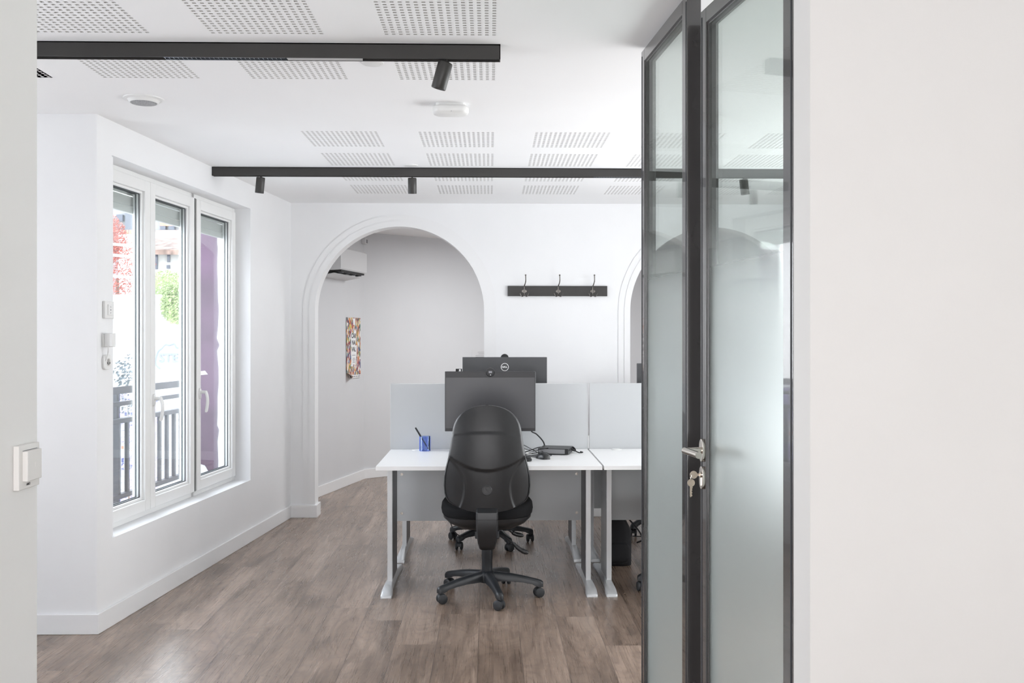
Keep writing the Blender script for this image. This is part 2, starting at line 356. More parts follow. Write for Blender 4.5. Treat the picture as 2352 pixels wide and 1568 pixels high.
def spline(pts, n=8):
    """Catmull-Rom through pts"""
    P_ = [Vector(p) for p in pts]; P_ = [P_[0] * 2 - P_[1]] + P_ + [P_[-1] * 2 - P_[-2]]
    out = []
    for i in range(1, len(P_) - 2):
        a, b, c, d = P_[i - 1:i + 3]
        for k in range(n):
            t = k / n
            out.append(0.5 * ((2 * b) + (c - a) * t + (2 * a - 5 * b + 4 * c - d) * t * t + (3 * b - 3 * c + d - a) * t ** 3))
    out.append(P_[-2]); return out

def tag(o, label=None, cat=None, group=None, kind=None):
    if label: o['label'] = label
    if cat: o['category'] = cat
    if group: o['group'] = group
    if kind: o['kind'] = kind
    return o
def thing(name, label, cat, loc=(0, 0, 0), rotz=0.0, group=None, kind=None):
    o = bpy.data.objects.new(name, None); COL.objects.link(o); o.empty_display_size = 0.1
    o.location = loc; o.rotation_euler = (0, 0, rotz)
    return tag(o, label, cat, group, kind)
def struct(o, label, cat): return tag(o, label, cat, kind='structure')
def copy_tree(o, parent=None):
    c = o.copy(); COL.objects.link(c); c.parent = parent
    for ch in list(o.children): copy_tree(ch, c)
    return c
def text(name, body, size, m, parent, loc, rot, extrude=0.0004, align='CENTER', spacing=1.0, sx=1.0, bold=0.0):
    cu = bpy.data.curves.new(name, 'FONT'); cu.body = body; cu.size = size; cu.extrude = extrude; cu.align_x = align; cu.align_y = 'CENTER'; cu.space_character = spacing; cu.offset = bold
    t = bpy.data.objects.new(name, cu); COL.objects.link(t)
    bpy.context.view_layer.update()
    me = bpy.data.meshes.new_from_object(t.evaluated_get(bpy.context.evaluated_depsgraph_get()))
    bpy.data.objects.remove(t)
    o = bpy.data.objects.new(name, me); COL.objects.link(o); me.materials.clear(); me.materials.append(m)
    o.parent = parent; o.location = loc; o.rotation_euler = rot; o.scale = (sx, 1, 1)
    return o

# ------------------------------------------------------------------ room shell
ZC = 2.459                      # ceiling height
YB = 7.64                       # back wall
A = Vector((-1.858, 4.640, 0)); B = Vector((-1.555, YB, 0))
WANG = math.atan2(B.y - A.y, B.x - A.x)
LW = (B - A).length
C1 = Vector((-1.516, 8.558, 0)); C2 = Vector((-1.251, 9.722, 0)); C3 = Vector((0.127, 10.88, 0))

f = MB()
f.box(-3.7, 3.2, -1.7, 4.80, -0.08, 0.0); f.box(-2.04, 3.2, 4.80, 11.4, -0.08, 0.0)
struct(f.build('floor', M['floor']), 'grey-brown oak laminate plank floor running to the arches', 'floor')

# perforated ceiling
def perforated_ceiling():
    b = MB(); bm = b.bm
    px = [(-0.365 - 0.0065 + 0.602 * k, -0.365 - 0.0065 + 0.602 * k + 0.4) for k in range(-4, 5)]
    py = [(q - 0.0065, q - 0.0065 + 0.4) for q in (3.02, 3.605, 5.0, 5.585, 6.16, 6.74)]
    xs = sorted({-3.7, -2.05, 3.2, *[q for a in px for q in a]}); ys = sorted({-1.7, 4.82, 11.4, *[q for a in py for q in a]})
    def perf(x0, y0):
        hs = 0.006; p = 0.025
        for i in range(16):
            for j in range(16):
                a, c = x0 + i * p, y0 + j * p
                O = [(a, c), (a + p, c), (a + p, c + p), (a, c + p)]; m_ = (a + p / 2, c + p / 2)
                I = [(m_[0] - hs, m_[1] - hs), (m_[0] + hs, m_[1] - hs), (m_[0] + hs, m_[1] + hs), (m_[0] - hs, m_[1] + hs)]
                vo = [bm.verts.new((q[0], q[1], ZC)) for q in O]; vi = [bm.verts.new((q[0], q[1], ZC)) for q in I]; vt = [bm.verts.new((q[0], q[1], ZC + 0.014)) for q in I]
                for k in range(4):
                    l = (k + 1) % 4
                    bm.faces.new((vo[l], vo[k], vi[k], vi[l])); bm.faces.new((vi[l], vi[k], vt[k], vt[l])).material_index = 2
                fc = bm.faces.new((vt[3], vt[2], vt[1], vt[0])); fc.material_index = 1
    for i in range(len(xs) - 1):
        for j in range(len(ys) - 1):
            isx = [k for k, a in enumerate(px) if abs(a[0] - xs[i]) < 1e-6]; isy = [k for k, a in enumerate(py) if abs(a[0] - ys[j]) < 1e-6]
            if isx and isy:
                kx, ky = isx[0] - 4, isy[0]
                ok = (ky < 2 and -3 <= kx <= 0) or (ky >= 2 and kx >= -1)
                if ok: perf(xs[i], ys[j]); continue
            if xs[i] < -2.06 and ys[j] > 4.81: continue
            b.face([(xs[i], ys[j + 1], ZC), (xs[i + 1], ys[j + 1], ZC), (xs[i + 1], ys[j], ZC), (xs[i], ys[j], ZC)])
    # roof slab above
    b.box(-3.7, 3.2, -1.7, 4.82, ZC + 0.03, ZC + 0.15); b.box(-2.05, 3.2, 4.82, 11.4, ZC + 0.03, ZC + 0.15)
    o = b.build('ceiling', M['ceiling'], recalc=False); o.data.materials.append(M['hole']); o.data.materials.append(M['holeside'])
    return o
struct(perforated_ceiling(), 'white ceiling with square blocks of perforated holes', 'ceiling')

def wall_piece(name, p0, p1, thick, label, m='wall', z1=ZC, side=1):
    """vertical wall; its visible face runs p0 -> p1, body lies to the side"""
    p0, p1 = Vector(p0), Vector(p1); a = math.atan2(p1.y - p0.y, p1.x - p0.x); n = (p1 - p0).length
    b = MB(); b.box(0, n, 0, thick * side, 0, z1)
    o = b.build(name, M[m]); o.location = (p0.x, p0.y, 0); o.rotation_euler = (0, 0, a)
    return struct(o, label, 'wall')
def skirting(name, p0, p1, label, h=0.095, t=0.014, side=-1, z0=0.0, ext0=0.0, ext1=0.0):
    p0, p1 = Vector(p0), Vector(p1); a = math.atan2(p1.y - p0.y, p1.x - p0.x); n = (p1 - p0).length
    b = MB(); b.box(-ext0, n + ext1, 0, t * side, z0, h)
    o = b.build(name, M['trim'], bevel=0.003); o.location = (p0.x, p0.y, 0); o.rotation_euler = (0, 0, a)
    return struct(o, label, 'baseboard')

# window wall with opening (local x along the wall, y outwards)
S0, S1, Z0, Z1 = 0.148, 2.104, 0.422, 2.292
TW = 0.20
b = MB()
b.box(0, S0, 0, TW, 0, ZC); b.box(S1, LW + 0.3, 0, TW, 0, ZC); b.box(S0, S1, 0, TW, 0, Z0); b.box(S0, S1, 0, TW, Z1, ZC)
o = b.build('wall_left', M['wall']); o.location = A; o.rotation_euler = (0, 0, WANG); struct(o, 'white wall around the tall three-part window', 'wall')
skirting('baseboard_left', (A.x, A.y), (B.x, B.y), 'white baseboard under the window wall')
wall_piece('wall_return', (-3.7, A.y), (A.x, A.y), 0.2, 'white wall face beside the window corner facing the camera')
skirting('baseboard_return', (-3.7, A.y), (A.x, A.y), 'white baseboard at the foot of the short wall before the window', ext1=0.014)

# back wall with two arches
ARX = [(-0.703, 0.662), (1.772, 0.662)]; ZSP = 1.613
def back_wall():
    b = MB(); y0, y1 = YB, YB + 0.14
    cuts = [-1.95]
    for cx, r in ARX: cuts += [cx - r * math.cos(PI * i / 48) for i in range(49)]
    cuts.append(3.2)
    def top(x):
        for cx, r in ARX:
            if abs(x - cx) <= r + 1e-6: return ZSP + math.sqrt(max(0, r * r - (x - cx) ** 2))
        return None
    for i in range(len(cuts) - 1):
        x0, x1 = cuts[i], cuts[i + 1]; mid = top((x0 + x1) / 2)
        if mid is None or (i % 49) == 0:
            b.box(x0, x1, y0, y1, 0, ZC)
        else:
            a, c = top(x0), top(x1)
            for y in (y0, y1): b.face([(x0, y, a), (x1, y, c), (x1, y, ZC), (x0, y, ZC)])
            b.face([(x0, y0, a), (x1, y0, c), (x1, y1, c), (x0, y1, a)])
    return b.build('wall_back', M['wall'])
struct(back_wall(), 'white back wall pierced by two round arches', 'wall')
def arch_trim(n, cx, r, label):
    b = MB()
    for (r0, r1, t) in ((0.0, 0.046, 0.011), (0.046, 0.094, 0.006)):
        path = [(cx - r, 0.0, 0), (cx - r, ZSP, 0)]
        prof = []
        N = 64
        seq = [(-1, 0.0)] + [(-math.cos(PI * i / N), None, i) for i in range(N + 1)] + [(1, 0.0)]
        rs = []
        def ring(ix, iz, ox, oz): return [(ix, YB, iz), (ix, YB - t, iz), (ox, YB - t, oz), (ox, YB, oz)]
        rs.append(ring(cx - r - r0, 0, cx - r - r1, 0))
        for i in range(N + 1):
            a = PI - PI * i / N
            rs.append(ring(cx + (r + r0) * math.cos(a), ZSP + (r + r0) * math.sin(a), cx + (r + r1) * math.cos(a), ZSP + (r + r1) * math.sin(a)))
        rs.append(ring(cx + r + r0, 0, cx + r + r1, 0))
        b.rings(rs)
    return struct(b.build(f'trim_{n}', M['trim'], ang=40), label, 'trim')
arch_trim(1, *ARX[0], 'white stepped moulding around the arch behind the desk')
arch_trim(2, *ARX[1], 'white stepped moulding around the arch seen through the glass doors')
def plinth(n, x0, x1, label):
    b = MB(); b.box(x0, x1, YB - 0.034, YB + 0.14, 0, 0.098)
    return struct(b.build(f'baseboard_arch_{n}', M['trim'], bevel=0.002), label, 'baseboard')
plinth(1, -1.56, -1.345, 'white plinth block under the arch pier by the window wall')
plinth(2, -0.061, 1.13, 'white plinth of the wall pier between the two arches')
plinth(3, 2.414, 3.2, 'white plinth of the pier beyond the second arch')

# back room
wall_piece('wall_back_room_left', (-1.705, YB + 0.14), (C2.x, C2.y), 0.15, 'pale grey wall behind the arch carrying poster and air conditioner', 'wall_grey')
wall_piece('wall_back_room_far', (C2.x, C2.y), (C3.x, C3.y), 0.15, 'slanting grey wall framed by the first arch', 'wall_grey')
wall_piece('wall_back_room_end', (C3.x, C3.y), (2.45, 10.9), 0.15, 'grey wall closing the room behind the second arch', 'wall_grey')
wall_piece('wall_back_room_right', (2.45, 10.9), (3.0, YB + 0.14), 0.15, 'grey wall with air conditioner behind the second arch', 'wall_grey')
skirting('baseboard_back_room_left', (-1.705, YB + 0.14), (C2.x, C2.y), 'white baseboard receding behind the first arch')
skirting('baseboard_back_room_far', (C2.x, C2.y), (C3.x, C3.y), 'white baseboard along the slanting wall behind the desks')
skirting('baseboard_back_room_end', (C3.x, C3.y), (2.45, 10.9), 'white baseboard at the far end of the back room')

# right hand side of the main room, doorway wall, entry walls
wall_piece('wall_right', (3.0, YB), (3.0, 2.3), 0.15, 'white wall on the far side of the office', 'wall')
JX, JY0, JY1 = 0.7165, 2.153, 2.275
b = MB(); b.box(JX, 3.15, JY0, JY1, 0, ZC)
struct(b.build('wall_front', M['wall_warm']), 'large plain white wall next to the black glass doors', 'wall')
b = MB(); b.box(-1.10, -0.873, -1.6, 1.8985, 0, ZC)
struct(b.build('wall_entry', M['wall_warm'], bevel=0.004), 'out-of-focus white wall end carrying the light switch', 'wall')
b = MB(); b.box(1.9, 2.05, -1.6, JY0, 0, ZC)
struct(b.build('wall_entry_side', M['wall_warm']), 'white side wall of the entry', 'wall')

b = MB(); b.box(-1.10, 2.05, -1.75, -1.6, 0, ZC)
struct(b.build('wall_entry_rear', M['wall_warm']), 'white wall closing the entry behind the camera', 'wall')
b = MB(); b.box(-3.7, -1.10, 1.70, 1.85, 0, ZC)
struct(b.build('wall_bay_front', M['wall']), 'white wall of the bay behind the light switch wall', 'wall')
b = MB(); b.box(-3.75, -3.6, 1.7, 2.5, 0, ZC); b.box(-3.75, -3.6, 3.35, 4.84, 0, ZC); b.box(-3.75, -3.6, 2.5, 3.35, 0, 0.75); b.box(-3.75, -3.6, 2.5, 3.35, 2.1, ZC)  # unseen wall, its opening added and sized to let light in
struct(b.build('wall_bay_left', M['wall']), 'unseen white bay wall with an opening added to let light in', 'wall')

# ------------------------------------------------------------------ window
win = thing('window_1', 'tall white three-part window looking over a balcony', 'window', A, WANG, kind='structure')
FD = 0.092                       # frame set back in the reveal
def frame_rect(b, s0, s1, z0, z1, w, y0, y1):
    b.box(s0, s0 + w, y0, y1, z0, z1); b.box(s1 - w, s1, y0, y1, z0, z1)
    b.box(s0 + w, s1 - w, y0, y1, z0, z0 + w); b.box(s0 + w, s1 - w, y0, y1, z1 - w, z1)
b = MB(); frame_rect(b, S0, S1, Z0, Z1, 0.040, FD + 0.02, FD + 0.085); b.box(1.365, 1.408, FD + 0.02, FD + 0.085, Z0, Z1)
b.build('window_frame', M['upvc'], win, bevel=0.003)
def sash(s0, s1, handle_s=None, hz=1.0):
    z0, z1 = 0.455, 2.262
    b = MB(); frame_rect(b, s0, s1, z0, z1, 0.062, FD, FD + 0.07); frame_rect(b, s0 + 0.062, s1 - 0.062, z0 + 0.062, z1 - 0.062, 0.014, FD + 0.014, FD + 0.055)
    sa = b.build('window_sash', M['upvc'], win, bevel=0.004, segs=3)
    g0, g1, h0, h1 = s0 + 0.076, s1 - 0.076, z0 + 0.076, z1 - 0.076
    b = MB(); frame_rect(b, g0 - 0.002, g1 + 0.002, h0 - 0.002, h1 + 0.002, 0.006, FD + 0.026, FD + 0.030); frame_rect(b, g0 - 0.002, g1 + 0.002, h0 - 0.002, h1 + 0.002, 0.008, FD + 0.044, FD + 0.050)
    b.build('gasket', M['gasket'], sa)
    b = MB(); b.box(g0 - 0.004, g1 + 0.004, FD + 0.034, FD + 0.038, h0 - 0.004, h1 + 0.004)
    b.build('glass_pane', M['winglass'], sa)
    if handle_s is not None:
        b = MB(); b.prism([(handle_s + 0.013 * math.cos(t) , hz + 0.0 + 0.034 * (1 if math.sin(t) >= 0 else -1) * abs(math.sin(t)) ** 0.6) for t in [2 * PI * i / 24 for i in range(24)]], 'y', FD - 0.010, FD)
        b.cyl((handle_s, FD - 0.01, hz + 0.01), (handle_s, FD - 0.042, hz + 0.01), 0.010, 0.009)
        b.tube(spline([(handle_s, FD - 0.040, hz + 0.016), (handle_s, FD - 0.050, hz - 0.01), (handle_s + 0.002, FD - 0.053, hz - 0.05), (handle_s + 0.004, FD - 0.047, hz - 0.095), (handle_s + 0.005, FD - 0.040, hz - 0.115)], 6), [0.010] * 3 + [0.0095] * 20 + [0.007] * 2, 12)
        b.build('window_handle', M['wplastic'], sa)
sash(0.160, 0.765); sash(0.768, 1.372, 0.80, 1.055); sash(1.408, 2.070, 1.442, 1.055)
b = MB(); b.box(1.385, 1.395, FD + 0.005, FD + 0.022, 0.455, 2.262); b.build('cover_strip', M['gasket'], win)
b = MB()
for i in range(3): b.box(S0 + 0.02, S1 - 0.02, 0.168, 0.180, 2.292 - 0.058 * (i + 1), 2.289 - 0.058 * i)
b.box(S0 + 0.02, S1 - 0.02, 0.164, 0.186, 2.078, 2.115)
sh = b.build('roller_shutter', M['shutter'], win, bevel=0.003); sh['label'] = 'grey-green roller shutter slats behind the glass'
b = MB()
for s in (S0 + 0.003, 0.765, 1.385, S1 - 0.027): b.box(s, s + 0.024, 0.165, 0.195, Z0, Z1)
b.build('shutter_guide', M['upvc'], win, bevel=0.002)
b = MB(); b.box(S0 - 0.0, S1, 0.14, 0.26, Z0 - 0.03, Z0 + 0.012); b.build('window_sill', M['trim'], win, bevel=0.004)

# fittings on the wall before the window
def window_frame_thing(name, label, cat, s, z): return thing(name, label, cat, A + Vector((math.cos(WANG), math.sin(WANG), 0)) * s + Vector((0, 0, z)), WANG)
t = window_frame_thing('shutter_control', 'square white shutter control panel on the wall beside the window', 'control panel', 0.098, 1.535)
b = MB(); b.box(-0.044, 0.044, -0.014, 0, -0.042, 0.042); b.build('cover_plate', M['wplastic'], t, bevel=0.003)
b = MB(); b.box(-0.020, 0.026, -0.018, -0.013, -0.026, 0.026); kp = b.build('key_pad', M['wplastic'], t, bevel=0.002)
b = MB(); b.cyl((0.003, -0.0185, 0), (0.003, -0.0178, 0), 0.004); b.prism([(-0.001, 0.012), (0.007, 0.012), (0.003, 0.018)], 'y', -0.0185, -0.0178); b.prism([(-0.001, -0.012), (0.007, -0.012), (0.003, -0.018)], 'y', -0.0185, -0.0178)
b.build('symbol', M['greyink'], kp)
t = window_frame_thing('power_outlet', 'white double wall outlet under the shutter control with plug and short cable', 'outlet', 0.085, 1.345)
b = MB()
b.prism([(0.038 * (abs(math.cos(q)) ** 0.5) * (1 if math.cos(q) > 0 else -1), -0.062 + 0.036 * (abs(math.sin(q)) ** 0.5) * (1 if math.sin(q) > 0 else -1)) for q in [2 * PI * i / 32 for i in range(32)]], 'y', -0.012, 0)
b.build('socket_plate', M['wplastic'], t, bevel=0.003)
b = MB(); b.box(-0.038, 0.045, -0.012, 0, 0.010, 0.075); b.build('upper_plate', M['wplastic'], t, bevel=0.003)
b = MB(); b.lathe([(0.020, -0.0), (0.020, 0.0012), (0.017, 0.0012), (0.016, -0.0)], (0.006, -0.012, -0.062), (0, -1, 0)); sk = b.build('socket_ring', M['offwhite'], t)
b = MB()
for dx in (-0.006, 0.018): b.cyl((dx, -0.0135, -0.066), (dx, -0.012, -0.066), 0.003)
b.build('socket_hole', M['ink'], t)
t = window_frame_thing('plug_adapter', 'small white plug-in adapter with white cable in the upper outlet', 'plug', 0.066, 1.39)
b = MB(); b.box(-0.018, 0.020, -0.052, -0.012, -0.033, 0.033); b.build('plug_body', M['wplastic'], t, bevel=0.004)
b = MB(); b.tube(spline([(-0.014, -0.030, -0.030), (-0.013, -0.030, -0.045), (-0.004, -0.024, -0.060), (-0.002, -0.018, -0.085), (-0.006, -0.016, -0.102)], 6), 0.0025, 8); b.build('cable', M['wplastic'], t)

# ------------------------------------------------------------------ glass doors
def door_leaf(n, far, near, label, latch_label=None):
    far, near = Vector((*far, 0)), Vector((*near, 0)); d = near - far; L_ = d.length
    root = thing(f'door_{n}', label, 'door', far, math.atan2(d.y, d.x), kind='structure')
    T = 0.044 if n == 1 else 0.040; HT = 2.445 if n == 1 else 2.37; w = 0.044; wn_ = 0.056
    b = MB()
    b.box(0, w, 0, T, 0.006, HT); b.box(L_ - wn_, L_, 0, T, 0.006, HT); b.box(w, L_ - wn_, 0, T, HT - w, HT); b.box(w, L_ - wn_, 0, T, 0.006, 0.10)
    fr = b.build('door_frame', M['doorframe'], root, bevel=0.0018)
    b = MB(); frame_rect(b, w - 0.001, L_ - wn_ + 0.001, 0.099, HT - w + 0.001, 0.008, 0.006, T - 0.006)
    b.build('glazing_bead', M['doorframe'], fr, bevel=0.0012)
    b = MB()
    for s in (0.008, L_ - 0.014): b.box(s, s + 0.006, -0.0012, 0.0005, 0.02, HT - 0.02)
    b.build('rebate_seal', M['gasket'], fr)
    b = MB(); b.box(w + 0.004, L_ - wn_ - 0.004, 0.010, 0.016, 0.105, HT - w - 0.004)
    b.build('glass_pane', M['frosted'], root)
    return root, L_
d1, L1 = door_leaf(1, (0.5568, 3.547), (0.6019, 2.944), 'narrow black-framed glass door leaf standing nearer the desks')
d2, L2 = door_leaf(2, (0.6308, 2.887), (0.7156, 2.271), 'black-framed glass door leaf with steel handle and keys')
def door_handle(root, side):
    y0 = 0.0 if side < 0 else 0.040; k = side
    hx, hz = 0.024, 1.065
    def oval(b, zc): b.prism([(hx + 0.0165 * math.cos(q), zc + 0.034 * (1 if math.sin(q) > 0 else -1) * abs(math.sin(q)) ** 0.75) for q in [2 * PI * i / 36 for i in range(36)]], 'y', y0, y0 + k * 0.008)
    b = MB(); oval(b, hz); r = b.build('handle_rose', M['steel'], root, bevel=0.0012)
    b = MB()
    b.cyl((hx, y0 + k * 0.006, hz), (hx, y0 + k * 0.0575, hz), 0.0098, seg=28, cap1=False); b.ball((hx, y0 + k * 0.0575, hz), 0.0098, 28, 14); b.cyl((hx, y0 + k * 0.0575, hz), (hx + 0.118, y0 + k * 0.0575, hz), 0.0098, seg=28, cap0=False)
    b.build('door_handle', M['steel'], root)
    b = MB(); oval(b, hz - 0.081); b.cyl((hx, y0 + k * 0.007, hz - 0.072), (hx, y0 + k * 0.012, hz - 0.072), 0.009); b.box(hx - 0.004, hx + 0.004, min(y0 + k * 0.007, y0 + k * 0.011), max(y0 + k * 0.007, y0 + k * 0.011), hz - 0.105, hz - 0.075)
    b.build('lock_rose', M['steel'], root, bevel=0.0012)
door_handle(d2, -1); door_handle(d2, 1)
# keys in the lock
kd = Vector((0.7156 - 0.6308, 2.271 - 2.887, 0)).normalized(); kn_ = Vector((kd.y, -kd.x, 0))
kn_ = kn_ if kn_.x < 0 else -kn_
kp0 = Vector((0.6308, 2.887, 0.993)) + kd * 0.024
keys = thing('key_ring', 'two small keys on a ring hanging from the glass door lock', 'keys', kp0, math.atan2(-kn_.y, -kn_.x))
# local x points from the key bow to the lock, z up
def key_shape(b, vertical):
    pass
b = MB(); n_ = 28
b.prism([(-0.030 + 0.0115 * math.cos(2 * PI * i / n_), 0.0115 * math.sin(2 * PI * i / n_)) for i in range(n_)], 'y', -0.0011, 0.0011); b.box(-0.020, -0.010, -0.0011, 0.0011, -0.0035, 0.0035)
b.build('key', M['brass'], keys)
b = MB(); b.tube([(-0.038, 0.005 * math.cos(q), -0.006 + 0.009 * math.sin(q)) for q in [2 * PI * i / 24 for i in range(24)]], 0.0008, 6, closed=True); b.build('ring', M['steel'], keys)
b = MB(); cz = -0.0235
b.prism([(-0.038 + 0.0112 * math.cos(2 * PI * i / n_), cz + 0.0112 * math.sin(2 * PI * i / n_)) for i in range(n_)], 'y', -0.0014, 0.0009)
teeth = [(-0.0415, cz - 0.010)] + [(-0.0415, cz - 0.040), (-0.0395, cz - 0.0425)]
for i in range(6): teeth += [(-0.0365 + (0.0015 if i % 2 else -0.0005), cz - 0.040 + i * 0.004), (-0.0355 + (0.0 if i % 2 else 0.001), cz - 0.0385 + i * 0.004)]
teeth += [(-0.0335, cz - 0.014), (-0.0345, cz - 0.010)]
b.prism(teeth, 'y', -0.0012, 0.0008)
b.build('key', M['brass'], keys)

# ------------------------------------------------------------------ lighting rails
def rail_light(name, x0, x1, y, label, sections):
    root = thing(name, label, 'track light', (x0, y, ZC), 0, 'black ceiling light tracks')
    h = 0.054; d = 0.040; L_ = x1 - x0
    b = MB(); b.box(0, L_, 0, 0.003, -h, 0); b.box(0, L_, d - 0.003, d, -h, 0); b.box(0, 0.003, 0, d, -h, 0); b.box(L_ - 0.003, L_, 0, d, -h, 0); b.box(0, L_, 0, d, -0.004, 0)
    b.box(0, L_, 0.004, d - 0.004, -0.044, -0.034)
    b.build('track_housing', M['blackmetal'], root)
    for kind, a, c in sections:
        if kind == 'louvre':
            b = MB(); n = int((c - a) / 0.016)
            for i in range(n): b.box(a + i * 0.016, a + i * 0.016 + 0.0016, 0.005, d - 0.005, -h + 0.002, -0.044)
            b.box(a, c, 0.004, 0.006, -h, -0.044); b.box(a, c, d - 0.006, d - 0.004, -h, -0.044)
            b.build('louvre', M['reflector'], root)
        else:
            b = MB(); b.box(a, c, 0.004, d - 0.004, -h + 0.001, -0.044); b.build('light_diffuser', M['led'], root)
    return root
NB = 3.507
rail_light('track_light', -2.9, 0.040, NB, 'black ceiling track nearest the camera ending above the desk side', [('louvre', 1.73, 2.165), ('diffuser', 2.17, 2.44)])
FB = 6.045
rail_light('track_light', -1.715, 2.99, FB, 'long black ceiling track crossing the room beyond the desks', [('louvre', 2.0 + 0.37, 2.8 + 0.0)])

def spot(x, y, tilt_x, tilt_y, label):
    root = thing('spotlight', label, 'spotlight', (x, y + 0.02, ZC - 0.054), 0, 'black cylinder spotlights')
    b = MB(); b.cyl((0, 0, 0.010), (0, 0, -0.012), 0.0045); b.cyl((-0.006, 0, -0.010), (0.010, 0, -0.010), 0.005); b.build('bracket', M['blackmetal'], root)
    R = Matrix.Rotation(tilt_y, 4, 'Y') @ Matrix.Rotation(tilt_x, 4, 'X')
    b = MB(); b.lathe([(0.020, -0.006), (0.0255, -0.008), (0.027, -0.012), (0.027, -0.103), (0.0255, -0.105), (0.0245, -0.103), (0.0245, -0.070), (0.0235, -0.066)], seg=36)
    bmesh.ops.transform(b.bm, matrix=R, verts=b.bm.verts)
    body = b.build('lamp_body', M['blackmetal'], root, ang=50)
    b = MB(); b.lathe([(0.0236, -0.072), (0.0236, -0.075), (0.018, -0.083), (0.001, -0.086)], seg=30); bmesh.ops.transform(b.bm, matrix=R, verts=b.bm.verts)
    b.build('lamp_lens', M['lens'], root)
    return root
spot((1015 - 1124) / 638 + 0.014, NB, 0.12, 0.28, 'black spotlight tilted sideways under the nearer track')
spot((602 - 1124) / 368, FB, 0.10, 0.12, 'black spotlight on the far track next to the window wall')
spot((947 - 1124) / 368, FB, 0.16, 0.0, 'black spotlight on the far track above the first arch')
spot((1711 - 1124) / 368, FB, 0.12, -0.15, 'black spotlight on the far track seen through the glass door')

# ceiling fittings
def ceil_thing(name, label, cat, px, py, group=None):
    Y = F * (ZC - H) / (778 - py); p = P(px, py, Y); return thing(name, label, cat, (p.x, Y, ZC), 0, group)
t = ceil_thing('ceiling_speaker', 'round white ceiling speaker grille above the window corner', 'speaker', 330, 231)
b = MB(); b.lathe([(0.087, 0.0), (0.086, -0.004), (0.080, -0.007), (0.070, -0.007), (0.066, -0.010), (0.060, -0.020), (0.056, -0.020), (0.056, -0.004)], seg=48); b.build('rim', M['wplastic'], t)
b = MB(); b.lathe([(0.0565, -0.012), (0.055, -0.0215), (0.030, -0.024), (0.001, -0.0245)], seg=40); b.build('grille', M['mesh'], t)
for (px, py, lab) in ((856, 146, 'flat white disc on the ceiling behind the nearer track'), (944, 380, 'flat white disc on the ceiling at the far track')):
    t = ceil_thing('ceiling_cover_disc', lab, 'ceiling cover', px, py, 'flat white ceiling discs')
    b = MB(); b.lathe([(0.043, 0.0), (0.043, -0.003), (0.040, -0.005), (0.001, -0.005)], seg=40); b.build('disc', M['wplastic'], t)
    b = MB(); b.cyl((0.030, 0, -0.005), (0.030, 0, -0.0062), 0.002); b.build('screw', M['offwhite'], t)
t = ceil_thing('alarm_detector', 'rounded white alarm box on the ceiling between the tracks', 'detector', 1035, 240)
def rrect(w, d, r, z, n=8):
    pts = []
    for cx, cy, a0 in ((w - r, d - r, 0), (-w + r, d - r, 90), (-w + r, -d + r, 180), (w - r, -d + r, 270)):
        for i in range(n + 1):
            a = math.radians(a0 + 90 * i / n); pts.append((cx + r * math.cos(a), cy + r * math.sin(a), z))
    return pts
b = MB(); b.rings([rrect(0.066, 0.036, 0.018, 0.0), rrect(0.066, 0.036, 0.018, -0.010)]); b.build('mounting_plate', M['wplastic'], t)
b = MB(); b.rings([rrect(0.066, 0.034, 0.030, -0.009), rrect(0.077, 0.046, 0.034, -0.013), rrect(0.082, 0.050, 0.038, -0.022), rrect(0.082, 0.050, 0.038, -0.034), rrect(0.077, 0.046, 0.034, -0.044), rrect(0.064, 0.036, 0.026, -0.050)])
bo = b.build('housing', M['wplastic'], t, ang=60)
text('mark', 'á', 0.012, M['greyink'], bo, (0.005, -0.0475, -0.040), (math.radians(60), 0, 0))

# ------------------------------------------------------------------ coat rack
cr_ = thing('coat_rack', 'dark wooden coat rack with three metal hooks on the white wall', 'coat rack', (0.536, YB, 1.771))
b = MB(); b.box(-0.392, 0.392, -0.020, 0, -0.040, 0.040); b.build('rack_board', M['blackmetal'], cr_, bevel=0.002)
for hx in (-0.262, 0.005, 0.277):
    b = MB()
    b.prism([(hx + 0.020 * math.cos(q), -0.002 + 0.013 * math.sin(q)) for q in [2 * PI * i / 20 for i in range(20)]], 'y', -0.023, -0.020)
    b.tube(spline([(hx, -0.026, -0.030), (hx, -0.028, 0.0), (hx, -0.030, 0.036), (hx + 0.006, -0.045, 0.056), (hx + 0.010, -0.055, 0.080), (hx + 0.009, -0.058, 0.118)], 6), 0.0042, 10)
    b.ball((hx + 0.009, -0.058, 0.122), 0.0068, 12, 8)
    for k in (-1, 1):
        b.tube(spline([(hx, -0.026, -0.020), (hx + k * 0.006, -0.034, -0.036), (hx + k * 0.016, -0.044, -0.044), (hx + k * 0.026, -0.052, -0.038), (hx + k * 0.034, -0.056, -0.022)], 6), 0.0034, 10); b.ball((hx + k * 0.0345, -0.056, -0.021), 0.0045, 10, 8)
    b.build('hook', M['chrome'], cr_)
    for k in (-1, 1):
        b = MB(); b.cyl((hx + k * 0.014, -0.0205, -0.003), (hx + k * 0.014, -0.0255, -0.003), 0.003, 0.002, 10); b.build('screw', M['steel'], cr_)

